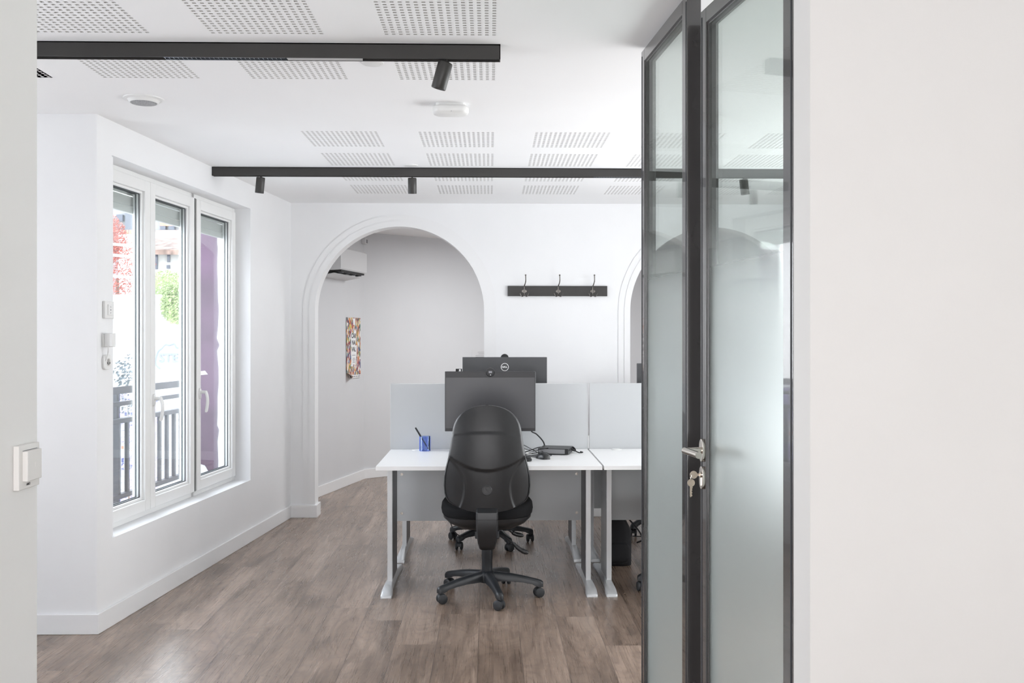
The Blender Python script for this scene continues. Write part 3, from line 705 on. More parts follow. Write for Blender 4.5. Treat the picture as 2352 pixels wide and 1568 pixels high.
# ------------------------------------------------------------------ desks
def make_desk(label):
    root = thing('desk', label, 'desk', group='white office desks placed back to back')
    b = MB(); b.box(-0.605, 0.605, 0.0, 0.80, 0.693, 0.716); b.build('tabletop', M['laminate'], root, bevel=0.0015)
    b = MB(); b.box(-0.550, 0.550, 0.605, 0.623, 0.312, 0.690); mp = b.build('modesty_panel', M['silver'], root, bevel=0.001)
    for sx in (-0.521, 0.521):
        for sz in (0.358, 0.590):
            b = MB(); b.lathe([(0.0085, 0), (0.0085, 0.003), (0.0060, 0.003), (0.0045, 0.0005), (0.001, 0.0005)], (sx, 0.605, sz), (0, -1, 0), 20); b.build('screw', M['steel'], mp)
    for k in (-1, 1):
        xi, xo = 0.5375 * k, 0.566 * k; x0, x1 = min(xi, xo), max(xi, xo)
        b = MB(); b.box(x0, x1, 0.215, 0.225 + 0.26, 0.045, 0.693)
        lg = b.build('leg', M['legmetal'], root, bevel=0.002)
        b = MB(); xl = (xi - 0.0015 * k)
        b.box(min(xi, xl), max(xi, xl), 0.232, 0.470, 0.06, 0.69); ln = b.build('leg_inner_shade', M['legdark'], lg); ln['label'] = 'dark grey sheet painted as shade on the inner leg face'  # thin dark sheet, shade of the inner leg face put into colour
        fx0, fx1 = (0.528, 0.590)
        b = MB()
        ctr = 0.556
        prof = [(0.045, 0.006, 0.026, 0.026), (0.050, 0.016, 0.030, 0.030), (0.12, 0.034, 0.030, 0.030), (0.20, 0.050, 0.022, 0.024), (0.26, 0.055, 0.018, 0.018), (0.50, 0.050, 0.018, 0.018), (0.66, 0.036, 0.024, 0.024), (0.76, 0.020, 0.028, 0.028), (0.765, 0.008, 0.026, 0.026)]
        rs = []
        for y, h, wi, wt in prof:
            c = ctr * k
            rs.append([(c - wi, y, 0.0), (c + wi, y, 0.0), (c + wt, y, h * 0.75), (c + wt * 0.7, y, h), (c - wt * 0.7, y, h), (c - wt, y, h * 0.75)])
        b.rings(rs); b.build('foot', M['legmetal'], lg, ang=50)
    b = MB(); b.lathe([(0.031, 0.0), (0.031, 0.003), (0.028, 0.0045), (0.001, 0.0045)], (-0.44, 0.755, 0.716), seg=32); g = b.build('cable_port', M['wplastic'], root)
    b = MB(); b.box(-0.50, 0.50, 0.64, 0.74, 0.62, 0.63); b.box(-0.50, 0.50, 0.64, 0.645, 0.62, 0.68); b.build('cable_tray', M['legdark'], root)
    return root
D1Y = 5.186
desk = make_desk('white desk facing the camera with computer screen and swivel chair'); desk.location = (0, D1Y, 0)
for (x, y, r, lab) in ((1.2195, D1Y, 0, 'white desk partly hidden behind the glass doors'), (0, D1Y + 0.80 * 2 + 0.030, PI, 'white desk on the far side of the grey divider, under the branded monitor'), (1.2195, D1Y + 0.80 * 2 + 0.030, PI, 'white desk beyond the divider that stands behind the glass door')):
    c = copy_tree(desk); c.location = (x, y, 0); c.rotation_euler = (0, 0, r); c['label'] = lab
for cx, lab in ((0.0, 'grey divider screen behind the main monitor'), (1.2295, 'grey divider screen cut off by the black door frame')):
    t = thing('desk_divider', lab, 'desk divider', (cx, D1Y + 0.815, 0.60), 0, 'grey desk divider screens')
    b = MB(); b.box(-0.607, 0.607, -0.011, 0.011, 0.02, 0.519); b.build('divider_panel', M['silver'], t, bevel=0.0012)
    b = MB(); b.box(-0.6085, 0.6085, -0.0118, 0.0118, 0.517, 0.5205); b.box(-0.6095, -0.6065, -0.0118, 0.0118, 0.02, 0.5205); b.box(0.6065, 0.6095, -0.0118, 0.0118, 0.02, 0.5205); b.build('edge_strip', M['legmetal'], t)
    for sx in (-0.40, 0.40):
        b = MB(); b.box(sx - 0.025, sx + 0.025, -0.03, 0.03, 0.080, 0.0925); b.box(sx - 0.020, sx + 0.020, -0.014, 0.014, 0.0, 0.09); b.build('clamp', M['legmetal'], t, bevel=0.001)

# ------------------------------------------------------------------ monitors
def make_monitor(name, label, loc, rot, group='computer monitors', stand=0.12, logo=False, topbar=True):
    """screen faces local -y; loc = base centre on the desk; body bottom at stand height"""
    t = thing(name, label, 'monitor', loc, rot, group)
    w, h = 0.2705, 0.357; z0 = stand
    b = MB(); b.box(-w, w, 0.0, 0.016, z0, z0 + h); b.prism([(-0.20, z0 + 0.05), (0.20, z0 + 0.05), (0.20, z0 + 0.26), (-0.20, z0 + 0.26)], 'y', 0.014, 0.034)
    sh_ = b.build('monitor_housing', M['monback'], t, bevel=0.003)
    b = MB(); b.box(-w + 0.002, w - 0.002, -0.004, 0.0, z0 + 0.001, z0 + h - 0.001); b.build('bezel', M['bezel'], t, bevel=0.001)
    top = z0 + h - (0.037 if topbar else 0.008)
    b = MB(); b.box(-w + 0.006, w - 0.006, -0.0052, -0.0038, z0 + 0.019, top); b.build('screen', M['screen'], t)
    b = MB(); b.box(-0.035, 0.035, 0.034, 0.052, 0.006, z0 + 0.20); nk = b.build('stand_neck', M['monback'], t, bevel=0.004)
    b = MB(); b.box(-0.115, 0.115, -0.06, 0.12, 0.0, 0.009); b.build('stand_base', M['monback'], t, bevel=0.004)
    if logo:
        zc = z0 + h - 0.0635; lg = MB(); lg.tube([(0.0235 * math.cos(q), 0.0165, zc + 0.0235 * math.sin(q)) for q in [2 * PI * i / 40 for i in range(40)]], 0.0018, 6, closed=True)
        rg = lg.build('logo_ring', M['white'], t)
        R = (PI / 2, 0, PI)
        text('logo_letter', 'D', 0.0155, M['white'], rg, (0.0128, 0.0168, zc), R, 0.0006, bold=0.0006)
        text('logo_letter', 'E', 0.0145, M['white'], rg, (0.0035, 0.0168, zc), (PI / 2, math.radians(35), PI), 0.0006, bold=0.0006)
        text('logo_letter', 'L', 0.0155, M['white'], rg, (-0.0050, 0.0168, zc), R, 0.0006, bold=0.0006)
        text('logo_letter', 'L', 0.0155, M['white'], rg, (-0.0130, 0.0168, zc), R, 0.0006, bold=0.0006)
    return t
def make_webcam(label, loc, rot=0.0, lens=True):
    t = thing('webcam', label, 'webcam', loc, rot, 'round webcams on the monitors')
    b = MB(); b.lathe([(0.018, 0.0), (0.0245, 0.003), (0.0255, 0.008), (0.0255, 0.020), (0.0245, 0.023), (0.022, 0.0235), (0.001, 0.0235)], (0, 0.012, 0), (0, -1, 0), 40); b.build('camera_body', M['bezel'], t)
    b = MB(); b.lathe([(0.0258, 0.006), (0.0268, 0.010), (0.0258, 0.014)], (0, 0.012, 0), (0, -1, 0), 40, cap=False); b.build('camera_rim', M['monback'], t)
    if lens:
        b = MB(); b.box(-0.010, 0.010, -0.0122, -0.0112, -0.004, 0.008); b.build('sensor_window', M['greyink'], t)
        b = MB(); b.cyl((0.001, -0.0122, -0.015), (0.001, -0.0112, -0.015), 0.0028); b.build('indicator', M['white'], t)
    return t
TOP = 0.7163
make_monitor('monitor', 'black computer monitor facing the camera behind the swivel chair', ((1126 - 1124) / 385, 5.79, TOP), 0, stand=0.128)
make_webcam('round black webcam on the top bar of the nearer monitor', (0.006, 5.778, 1.196))
make_monitor('monitor', 'monitor seen from the back with a ring logo, beyond the divider', (0.0985, 6.225, TOP), PI, stand=0.205, logo=True)
make_webcam('dark half round webcam on top of the monitor seen from the back', (0.0985, 6.252, 1.272), PI)
make_monitor('monitor', 'dark monitor edge beyond the divider beside the door frame', (1.2175, 6.225, TOP), PI, stand=0.165)
t = thing('badge_card', 'small black card with white figure on top of the nearer monitor', 'card', P(1054, 853, 5.80), 0)
b = MB(); b.box(-0.019, 0.019, -0.002, 0.002, -0.004, 0.0165); cd_ = b.build('card_body', M['dark'], t, bevel=0.001)
b = MB(); b.cyl((0.006, -0.0028, 0.009), (0.006, -0.002, 0.009), 0.0055); b.prism([(-0.008, -0.003), (0.014, -0.003), (0.012, 0.003), (0.004, 0.0045), (-0.004, 0.001)], 'y', -0.0028, -0.002); b.build('figure', M['white'], cd_)

# ------------------------------------------------------------------ small things on the desk
pc = P(976, 1031, 5.905)
t = thing('pen_holder', 'blue transparent pen cup on the white desk', 'pen cup', (pc.x, 5.905, TOP))
b = MB(); R_ = 0.034
b.lathe([(R_, 0.0), (R_, 0.088), (R_ - 0.0025, 0.088), (R_ - 0.0025, 0.004), (0.001, 0.004)], seg=36); b.build('cup', M['blueglass'], t)
b = MB(); b.lathe([(0.030, 0.0), (0.030, 0.003), (0.001, 0.003)], seg=30); b.build('cup_base', mat('blue_acrylic', (0.30, 0.38, 0.85), 0.2), t)
b = MB()
for q in (0.3, 1.9, 3.6, 5.2): b.box(-0.001, 0.001, R_ - 0.0035, R_ + 0.001, 0.002, 0.087, Matrix.Rotation(q, 4, 'Z'))
b.build('rib', mat('blue_acrylic_rib', (0.25, 0.33, 0.80), 0.2), t)
t = thing('pen', 'black pen leaning in the blue pen cup', 'pen', (pc.x, 5.905, TOP + 0.006))
p0, p1 = Vector((0.020, 0.0, 0.006)), Vector((-0.058, 0.004, 0.134)); dd = (p1 - p0)
b = MB(); b.cyl(p0, p0 + dd * 0.62, 0.0038, 0.0042, 14); b.cyl(p0 - dd * 0.03, p0, 0.001, 0.0038, 14); b.build('pen_body', M['pen'], t)
b = MB(); b.cyl(p0 + dd * 0.60, p1, 0.0055, 0.0050, 14); b.build('pen_cap', M['pen'], t)
t = thing('mini_computer', 'flat black desktop computer box lying by the divider', 'computer', (0.372, 5.675, TOP), math.radians(-14))
b = MB(); b.box(-0.090, 0.090, 0.0, 0.175, 0.004, 0.036); b.build('computer_case', M['bezel'], t, bevel=0.002)
b = MB(); b.box(-0.086, 0.070, -0.0012, 0.0, 0.007, 0.033); b.build('side_panel', mat('computer_side_grey', (0.22, 0.22, 0.23), 0.4), t)
b = MB(); b.box(0.0898, 0.0912, 0.02, 0.12, 0.020, 0.030); b.box(0.0898, 0.0912, 0.10, 0.112, 0.010, 0.014); b.build('port', M['dark'], t)
t = thing('computer_mouse', 'black mouse on the white desk in front of the small computer', 'mouse', (P(1247, 1046, 5.52).x, 5.50, TOP), math.radians(25))
b = MB()
def mouse(b):
    rs = []
    for i in range(1, 16):
        q = PI * i / 16; y = -0.052 * math.cos(q); w = 0.031 * math.sin(q) ** 0.55; hh = (0.034 - 0.006 * (y / 0.05)) * math.sin(q) ** 0.6
        rs.append([(w * math.cos(a) * (abs(math.cos(a)) ** -0.25 if abs(math.cos(a)) > 0.02 else 1), y, hh * max(0, math.sin(a)) ** 0.8) for a in [PI * k / 14 for k in range(15)]])
    b.rings(rs)
mouse(b); mb_ = b.build('mouse_body', M['plastic'], t, ang=60)
b = MB(); b.cyl((-0.003, 0.030, 0.028), (0.003, 0.030, 0.028), 0.007, seg=16); b.build('scroll_wheel', M['rubber'], mb_)
t = thing('keyboard', 'black keyboard mostly hidden behind the swivel chair', 'keyboard', (0.02, 5.36, TOP), math.radians(1))
b = MB(); b.box(-0.215, 0.215, 0.0, 0.135, 0.003, 0.016); b.build('keyboard_case', M['plastic'], t, bevel=0.004)
b = MB()
for i in range(21):
    for j in range(6): b.box(-0.206 + i * 0.0197, -0.206 + i * 0.0197 + 0.0165, 0.008 + j * 0.0205, 0.008 + j * 0.0205 + 0.017, 0.016, 0.0195)
ks = b.build('keys', M['bezel'], t); ks['kind'] = 'stuff'
def cable(name, label, pts, r=0.0023, m='dark', group='loose black desk cables'):
    b = MB(); b.tube(spline(pts, 8), r, 8); o = b.build(name, M[m]); return tag(o, label, 'cable', group)
z = TOP + 0.004
cable('monitor_cable', 'black cable hanging in an arc from the monitor to the desk', [(0.245, 5.835, 0.90), (0.252, 5.84, 0.842), (0.285, 5.85, 0.82), (0.325, 5.86, 0.775), (0.335, 5.87, 0.735), (0.33, 5.88, z)], 0.0038)
cable('cable', 'thin black cable sagging from the monitor stand towards the small computer', [(0.13, 5.80, 0.79), (0.20, 5.78, 0.765), (0.25, 5.74, 0.742), (0.30, 5.68, z + 0.002), (0.36, 5.64, z), (0.33, 5.58, z), (0.24, 5.60, z), (0.18, 5.66, z)], 0.002)
cable('cable', 'black cable looping in front of the small computer beside the mouse', [(0.17, 5.56, z), (0.23, 5.52, z + 0.004), (0.30, 5.54, z), (0.345, 5.60, z + 0.008), (0.32, 5.66, z + 0.012), (0.25, 5.68, z + 0.006), (0.20, 5.62, z), (0.25, 5.57, z + 0.006), (0.31, 5.575, z + 0.004)], 0.0022)
cable('cable', 'coiled black cable bundle at the far end of the small computer', [(0.45, 5.80, 0.742)] + [(0.485 + 0.030 * math.cos(q * 0.9), 5.79 + 0.028 * math.sin(q * 0.9), z + 0.006 + 0.010 * math.sin(q * 1.7) + 0.010) for q in range(1, 20)] + [(0.53, 5.76, z), (0.555, 5.77, z), (0.545, 5.80, z)], 0.0036)
cable('cable', 'black lead running behind the small computer to the divider', [(0.18, 5.72, z), (0.24, 5.76, z + 0.012), (0.30, 5.86, z + 0.020), (0.38, 5.905, z + 0.018), (0.46, 5.90, z + 0.010), (0.52, 5.86, z)], 0.003)
cable('cable', 'tangled thin cable crossing the loop behind the mouse', [(0.16, 5.70, z + 0.03), (0.20, 5.66, z + 0.012), (0.26, 5.60, z + 0.010), (0.32, 5.63, z + 0.004), (0.30, 5.70, z + 0.018), (0.24, 5.70, z + 0.010), (0.20, 5.58, z + 0.006)], 0.002)
cable('cable', 'second thin cable from behind the chair to the small computer', [(0.14, 5.78, z + 0.055), (0.19, 5.74, z + 0.030), (0.25, 5.70, z + 0.022), (0.31, 5.68, z + 0.030), (0.345, 5.675, z + 0.036)], 0.0022)
t = thing('usb_adapter', 'small silver cable adapter lying among the desk cables', 'adapter', (0.225, 5.63, TOP + 0.012), 0.4)
b = MB(); b.box(-0.012, 0.012, -0.006, 0.006, 0, 0.006); b.build('adapter_body', M['wplastic'], t, bevel=0.001)
b = MB(); b.box(0.012, 0.022, -0.005, 0.005, 0.001, 0.005); b.build('connector', M['steel'], t)

# ------------------------------------------------------------------ swivel chairs
def interp(tab, x):
    for (a, p), (c, q) in zip(tab, tab[1:]):
        if a <= x <= c:
            t = (x - a) / (c - a) if c > a else 0; t = t
            return p + (q - p) * t
    return tab[0][1] if x < tab[0][0] else tab[-1][1]
BW = [(0.497, 0.0), (0.499, 0.060), (0.505, 0.100), (0.516, 0.140), (0.530, 0.175), (0.546, 0.201), (0.565, 0.215), (0.590, 0.223), (0.63, 0.2265), (0.68, 0.2245), (0.73, 0.215), (0.79, 0.200), (0.85, 0.189), (0.89, 0.183), (0.93, 0.177), (0.955, 0.170), (0.980, 0.158), (1.003, 0.140), (1.020, 0.120), (1.036, 0.090), (1.046, 0.058), (1.051, 0.028), (1.053, 0.0)]
def sstep(a, b_, x):
    t = max(0, min(1, (x - a) / (b_ - a))); return t * t * (3 - 2 * t)
def back_profile(z):      # local y of the shell centre line (chair faces +y)
    return -0.262 - 0.030 * math.sin((z - 0.50) / 0.55 * PI * 0.9) + 0.03 * (z - 0.62)
def shell_y(u, z):
    x = u
    y = back_profile(z) + 0.62 * x * x + 4.0 * abs(x) ** 3.4
    # groove pattern of the moulded shell
    smile = 0.7166 + 1.80 * x * x
    lower = 1 - sstep(smile - 0.004, smile + 0.004, z)
    y += 0.010 * lower
    cx = 0.116 + (0.080 * ((z - 0.63) / 0.15) ** 2 if z > 0.63 else 0.024 * ((0.63 - z) / 0.11) ** 2)
    side = sstep(cx - 0.007, cx + 0.007, abs(x)) * lower
    y += 0.007 * side
    y -= 0.0035 * math.exp(-((abs(x) - cx) / 0.006) ** 2) * lower
    cr2 = 0.912 - 0.5 * x * x
    y += 0.0045 * sstep(cr2 - 0.006, cr2 + 0.006, z)
    e = interp(BW, z)
    return y
def backrest(b, off, shrink, front=False, thick=0.0):
    NU, NV = 96, 130
    z0, z1 = 0.4972, 1.0528
    def fn(u, v):
        s = 0.5 - 0.5 * math.cos(PI * v); z = z0 + (z1 - z0) * s
        w = interp(BW, z) * shrink; x = (2 * u - 1) * w
        zz = 0.775 + (z - 0.775) * shrink
        if front:
            e = max(0, 1 - (x / max(w, 1e-4)) ** 2); ez = min(1, min(z - z0, z1 - z) / 0.06)
            y = back_profile(zz) + 0.62 * x * x + 4.0 * abs(x) ** 3.4 + 0.014 + thick * (e ** 0.35) * max(0, ez) ** 0.5
        else:
            y = shell_y(x, zz)
            rim = max(0, 1 - (w - abs(x)) / 0.010) if w > 0.012 else 1
            y += 0.010 * rim ** 2
        return (x, y, zz)
    b.grid(fn, NU, NV)
def make_chair(label):
    c = thing('office_chair', label, 'office chair', group='black swivel office chairs')
    b = MB(); backrest(b, 0, 1.0); sh1 = b.build('backrest_shell', M['plastic'], c, ang=80)
    k = sh1.modifiers.new('thickness', 'SOLIDIFY'); k.thickness = 0.012; k.offset = -1
    for fz in (1,):
        pass
    b = MB(); backrest(b, 0, 0.975, True, 0.040); b.build('backrest_cushion', M['fabric'], c, ang=80)
    zk = 0.6145
    b = MB(); yk = shell_y(0.0, zk); b.lathe([(0.026, -0.012), (0.0262, 0.002), (0.0245, 0.0035), (0.0225, 0.0035), (0.022, 0.0015), (0.001, 0.0015)], (0, yk, zk), (0, -1, 0), 36)
    kb = b.build('adjustment_knob', M['plastic'], c)
    b = MB(); b.box(-0.013, 0.013, yk - 0.0025, yk, zk - 0.001, zk + 0.001, Matrix.Translation((0, 0, zk)) @ Matrix.Rotation(math.radians(50), 4, 'Y') @ Matrix.Translation((0, 0, -zk))); b.build('slot', M['dark'], kb)
    # support bar
    b = MB(); rs = []
    for z_, w, y0, y1 in ((0.520, 0.055, -0.262, -0.240), (0.502, 0.057, -0.288, -0.245), (0.470, 0.0575, -0.292, -0.250), (0.42, 0.057, -0.290, -0.245), (0.38, 0.054, -0.280, -0.225), (0.34, 0.048, -0.262, -0.19), (0.305, 0.040, -0.235, -0.15), (0.296, 0.034, -0.215, -0.13)):
        rs.append([(-w, y1, z_), (-w, y0 + 0.012, z_), (-w * 0.86, y0, z_), (w * 0.86, y0, z_), (w, y0 + 0.012, z_), (w, y1, z_)])
    b.rings(rs); bar = b.build('back_bar', M['plastic'], c, bevel=0.002)
    b = MB(); b.box(-0.0575, 0.0575, -0.2935, -0.285, 0.4655, 0.4670); b.build('bar_seam', M['dark'], bar)
    b = MB(); b.box(-0.032, 0.032, -0.20, 0.02, 0.300, 0.335); b.box(-0.065, 0.065, -0.10, 0.11, 0.330, 0.372); b.build('tilt_mechanism', M['basep'], c, bevel=0.005)
    # seat
    def seat_ring(sx, sy, z_, lift=0.0, p=2.6, n=56):
        out = []
        for i in range(n):
            a = 2 * PI * i / n; ca, sa = math.cos(a), math.sin(a)
            x = sx * (1 if ca > 0 else -1) * abs(ca) ** (2 / p); y = 0.055 + sy * (1 if sa > 0 else -1) * abs(sa) ** (2 / p)
            out.append((x, y, z_ + lift * (abs(x) / 0.24) ** 2.5 - 0.014 * max(0, (y - 0.16)) / 0.1))
        return out
    b = MB(); b.rings([seat_ring(0.236, 0.236, 0.444), seat_ring(0.246, 0.247, 0.452, 0.004), seat_ring(0.250, 0.251, 0.468, 0.010), seat_ring(0.247, 0.248, 0.484, 0.018), seat_ring(0.234, 0.236, 0.496, 0.026), seat_ring(0.20, 0.205, 0.500, 0.028), seat_ring(0.13, 0.14, 0.494, 0.028), seat_ring(0.05, 0.06, 0.490, 0.028)])
    b.build('seat_cushion', M['fabric'], c, ang=80)
    b = MB(); b.rings([seat_ring(0.100, 0.11, 0.365), seat_ring(0.160, 0.17, 0.378), seat_ring(0.212, 0.215, 0.405), seat_ring(0.238, 0.238, 0.432), seat_ring(0.240, 0.240, 0.446)])
    b.build('seat_shell', M['plastic'], c, ang=60)
    # levers
    b = MB(); b.tube([(0.055, -0.02, 0.352), (0.075, -0.03, 0.345), (0.148, -0.05, 0.290)], 0.0055, 10)
    l = b.build('lever', M['basep'], c)
    b = MB(); b.tube(spline([(0.142, -0.048, 0.296), (0.165, -0.052, 0.272), (0.19, -0.055, 0.256), (0.222, -0.058, 0.244)], 6), [0.009] * 4 + [0.011] * 8 + [0.013] * 4 + [0.012, 0.010, 0.006], 14); b.build('lever_grip', M['plastic'], l)
    b = MB(); b.tube([(0.05, 0.05, 0.362), (0.095, 0.045, 0.356), (0.13, 0.04, 0.345)], 0.0055, 10); l = b.build('lever', M['basep'], c)
    b = MB(); b.tube(spline([(0.125, 0.04, 0.348), (0.150, 0.04, 0.330), (0.175, 0.038, 0.323), (0.200, 0.036, 0.318)], 6), [0.008] * 4 + [0.012] * 10 + [0.012, 0.011, 0.009, 0.007, 0.004], 14); b.build('lever_grip', M['plastic'], l)
    b = MB(); b.tube(spline([(-0.20, -0.08, 0.425), (-0.175, -0.09, 0.37), (-0.13, -0.07, 0.335), (-0.06, -0.03, 0.335)], 6), 0.0028, 8); b.build('control_cable', M['dark'], c)
    b = MB(); b.cyl((0.033, -0.075, 0.352), (0.047, -0.075, 0.352), 0.007); b.build('bolt', M['steel'], c)
    # column
    b = MB(); b.lathe([(0.0285, 0.125), (0.0285, 0.200), (0.0295, 0.202), (0.0305, 0.305), (0.029, 0.307)], seg=36); b.build('gas_column', M['basep'], c)
    # star base, one arm along +x when unrotated
    b = MB(); b.lathe([(0.030, 0.075), (0.045, 0.080), (0.050, 0.095), (0.050, 0.118), (0.044, 0.132), (0.034, 0.138), (0.031, 0.140)], seg=40)
    for i in range(5):
        R = Matrix.Rotation(2 * PI * i / 5, 4, 'Z'); rs = []
        for x, zt, zb, w in ((0.030, 0.137, 0.085, 0.026), (0.070, 0.133, 0.086, 0.025), (0.13, 0.126, 0.086, 0.023), (0.19, 0.116, 0.081, 0.0205), (0.245, 0.103, 0.072, 0.019), (0.268, 0.098, 0.060, 0.019), (0.290, 0.092, 0.056, 0.0185), (0.301, 0.086, 0.056, 0.015), (0.304, 0.080, 0.057, 0.011)):
            rs.append([R @ Vector(q) for q in ((x, -w, zb), (x, -w, zt - 0.012), (x, -w * 0.72, zt - 0.003), (x, -w * 0.3, zt), (x, w * 0.3, zt), (x, w * 0.72, zt - 0.003), (x, w, zt - 0.012), (x, w, zb))])
        b.rings(rs)
    b.build('star_base', M['basep'], c, ang=50)
    for i in range(5):
        a = 2 * PI * i / 5
        b = MB(); b.cyl((0, 0, 0.046), (0, 0, 0.062), 0.0085, 0.0085, 16)
        rs = []
        for y in (-0.010, 0.010): rs.append([(-0.004 + 0.0225 * math.cos(q), y, 0.030 + 0.0225 * math.sin(q)) for q in [PI * (-0.1 + 1.15 * k / 14) for k in range(15)]])
        b.rings(rs)
        ca = b.build('caster', M['basep'], c, loc=(0.284 * math.cos(a), 0.284 * math.sin(a), 0), ang=40)
        for k in (-1, 1):
            b = MB(); b.lathe([(0.010, 0.0), (0.0235, 0.0), (0.0265, 0.003), (0.0265, 0.011), (0.0235, 0.0145), (0.016, 0.0165), (0.001, 0.0175)], (-0.004, k * 0.0085, 0.0265), (0, k, 0), 32); b.build('wheel', M['rubber'], ca)
    return c
def set_base(chair, ang, swivel):
    n = 0
    for ch in chair.children:
        if ch.name.startswith('star_base'): ch.rotation_euler = (0, 0, ang)
        if ch.name.startswith('caster'):
            a = ang + 2 * PI * n / 5; ch.location = (0.284 * math.cos(a), 0.284 * math.sin(a), 0); ch.rotation_euler = (0, 0, swivel[n]); n += 1
chair = make_chair('black swivel chair with moulded plastic back turned to the camera')
chair.location = (-0.012, 5.272, 0)
extra = []
for (x, y, r, lab) in ((0.0, 6.63, PI, 'black swivel chair beyond the main desk, only its wheels and base showing'), (1.125, 5.365, 0, 'black swivel chair behind the frosted glass doors'), (1.215, 7.05, PI, 'black swivel chair behind the backpack, beyond the divider')):
    c = copy_tree(chair); c.location = (x, y, 0); c.rotation_euler = (0, 0, r); c['label'] = lab; extra.append(c)
rd = math.radians
set_base(chair, rd(-4.6), [rd(20), rd(75), rd(140), rd(200), rd(-30)])
set_base(extra[0], rd(9) - PI, [rd(100), rd(60), rd(120), rd(80), rd(40)])
set_base(extra[1], rd(36), [rd(10), rd(60), rd(95), rd(200), rd(-60)])
set_base(extra[2], rd(10) - PI, [rd(80), rd(60), rd(95), rd(80), rd(-60)])

# ------------------------------------------------------------------ backpack under the second desk
t = thing('backpack', 'black backpack slumped on the floor under the second desk', 'backpack', (0.785, 6.03, 0), 0)
b = MB(); rs = []
for z_, w0, w1, d0 in ((0.0, -0.11, 0.115, 0.085), (0.03, -0.125, 0.125, 0.10), (0.09, -0.125, 0.130, 0.10), (0.13, -0.12, 0.095, 0.095), (0.17, -0.11, 0.110, 0.09), (0.21, -0.11, 0.095, 0.085), (0.27, -0.105, 0.065, 0.075), (0.33, -0.10, 0.030, 0.06), (0.375, -0.09, 0.0, 0.045), (0.39, -0.07, -0.03, 0.025)):
    w0 = max(w0, -0.085); w1 = min(w1, 0.095); cx, hw = (w0 + w1) / 2, (w1 - w0) / 2
    rs.append([(cx + hw * (abs(math.cos(a)) ** 0.6) * (1 if math.cos(a) > 0 else -1), d0 * (abs(math.sin(a)) ** 0.6) * (1 if math.sin(a) > 0 else -1), z_) for a in [2 * PI * k / 32 for k in range(32)]])
b.rings(rs); bag = b.build('bag_body', M['nylon'], t, ang=70)
b = MB(); b.rings([[(0.005 + 0.072 * s_ * (abs(math.cos(a)) ** 0.5) * (1 if math.cos(a) > 0 else -1), -0.090 - o_, 0.085 + 0.060 * s_ * (abs(math.sin(a)) ** 0.5) * (1 if math.sin(a) > 0 else -1)) for a in [2 * PI * k / 32 for k in range(32)]] for s_, o_ in ((1.0, -0.02), (1.0, 0.012), (0.88, 0.022), (0.5, 0.025))]); b.build('front_pocket', M['nylon'], t, ang=60)
b = MB(); b.tube(spline([(0.06, -0.05, 0.30), (0.115, -0.06, 0.24), (0.15, -0.05, 0.19), (0.165, -0.03, 0.15), (0.13, -0.02, 0.13)], 6), 0.005, 8); b.tube([(0.10, -0.04, 0.175), (0.19, -0.05, 0.172), (0.205, -0.05, 0.170)], [0.003, 0.003, 0.006], 8); b.build('strap', M['nylon'], t)

# ------------------------------------------------------------------ light switch in the entry
sx_ = -0.873
t = thing('light_switch', 'large white wall switch on the blurred wall edge', 'light switch', (sx_, 1.841, 1.157), PI / 2)
# local: x along the wall (away from camera), y = towards -X world
b = MB(); b.box(-0.041, 0.041, -0.011, 0.0, -0.041, 0.041); b.build('cover_plate', M['offwhite'], t, bevel=0.0015)
b = MB(); b.box(-0.027, 0.030, -0.0205, -0.010, -0.026, 0.030); rk = b.build('rocker', M['offwhite'], t, bevel=0.0015)
b = MB(); b.box(-0.027, 0.030, -0.0118, -0.0105, 0.0302, 0.0312); b.build('gap', M['greyink'], t)
b = MB(); b.ball((0.004, -0.0205, 0.002), (0.003, 0.0008, 0.005), 16, 8); b.build('dimple', M['offwhite'], rk)
text('lettering', 'ABICI', 0.0060, M['ink'], t, (-0.005, -0.0113, -0.033), (PI / 2, 0, 0), 0.0001, bold=0.0002)

# ------------------------------------------------------------------ back room things
LA = math.atan2(C2.y - C1.y, C2.x - C1.x); LD = Vector((math.cos(LA), math.sin(LA), 0))
def ac_unit(loc, ang, L_, label, mirror=1):
    """local x along the wall, -y out of the wall"""
    t = thing('air_conditioner', label, 'air conditioner', loc, ang, 'white wall air conditioners')
    D, z0, z1 = 0.215, 0.0, 0.245
    b = MB(); b.prism([(0.0, z0 + 0.02), (0.0, z1), (-D + 0.03, z1), (-D, z1 - 0.025), (-D, z0 + 0.045), (-D + 0.012, z0 + 0.030)], 'x', 0.0, L_)
    cs = b.build('casing', M['acp'], t, bevel=0.004)
    b = MB(); b.box(0.006, 0.010, -D + 0.05, -D + 0.052, z0 + 0.03, z1 - 0.005); b.box(-0.001, 0.001, -0.11, -0.108, z0 + 0.03, z1); b.build('casing_seam', M['greyink'], cs)
    b = MB(); b.box(0.03, L_ - 0.05, -D + 0.010, -D + 0.115, z0 + 0.014, z0 + 0.0305); b.build('air_outlet', M['acdark'], t)
    b = MB(); R = Matrix.Translation((0, -D + 0.012, z0 + 0.02)) @ Matrix.Rotation(rd(-10), 4, 'X')
    b.box(0.0, L_, 0.055, 0.215, -0.016, -0.008, R); b.build('air_flap', M['acp'], t, bevel=0.002)
    for i in range(4):
        b = MB(); xx = 0.10 + i * (L_ - 0.2) / 3; b.prism([(xx, -D + 0.02), (xx + 0.05, -D + 0.10), (xx + 0.055, -D + 0.10), (xx + 0.006, -D + 0.02)], 'z', z0 + 0.004, z0 + 0.016); b.build('louvre', M['greyink'], t)
    return t
p = C1 + LD * 0.03
ac_unit((p.x, p.y, 1.975), LA, 0.66, 'white wall air conditioner seen through the first arch')
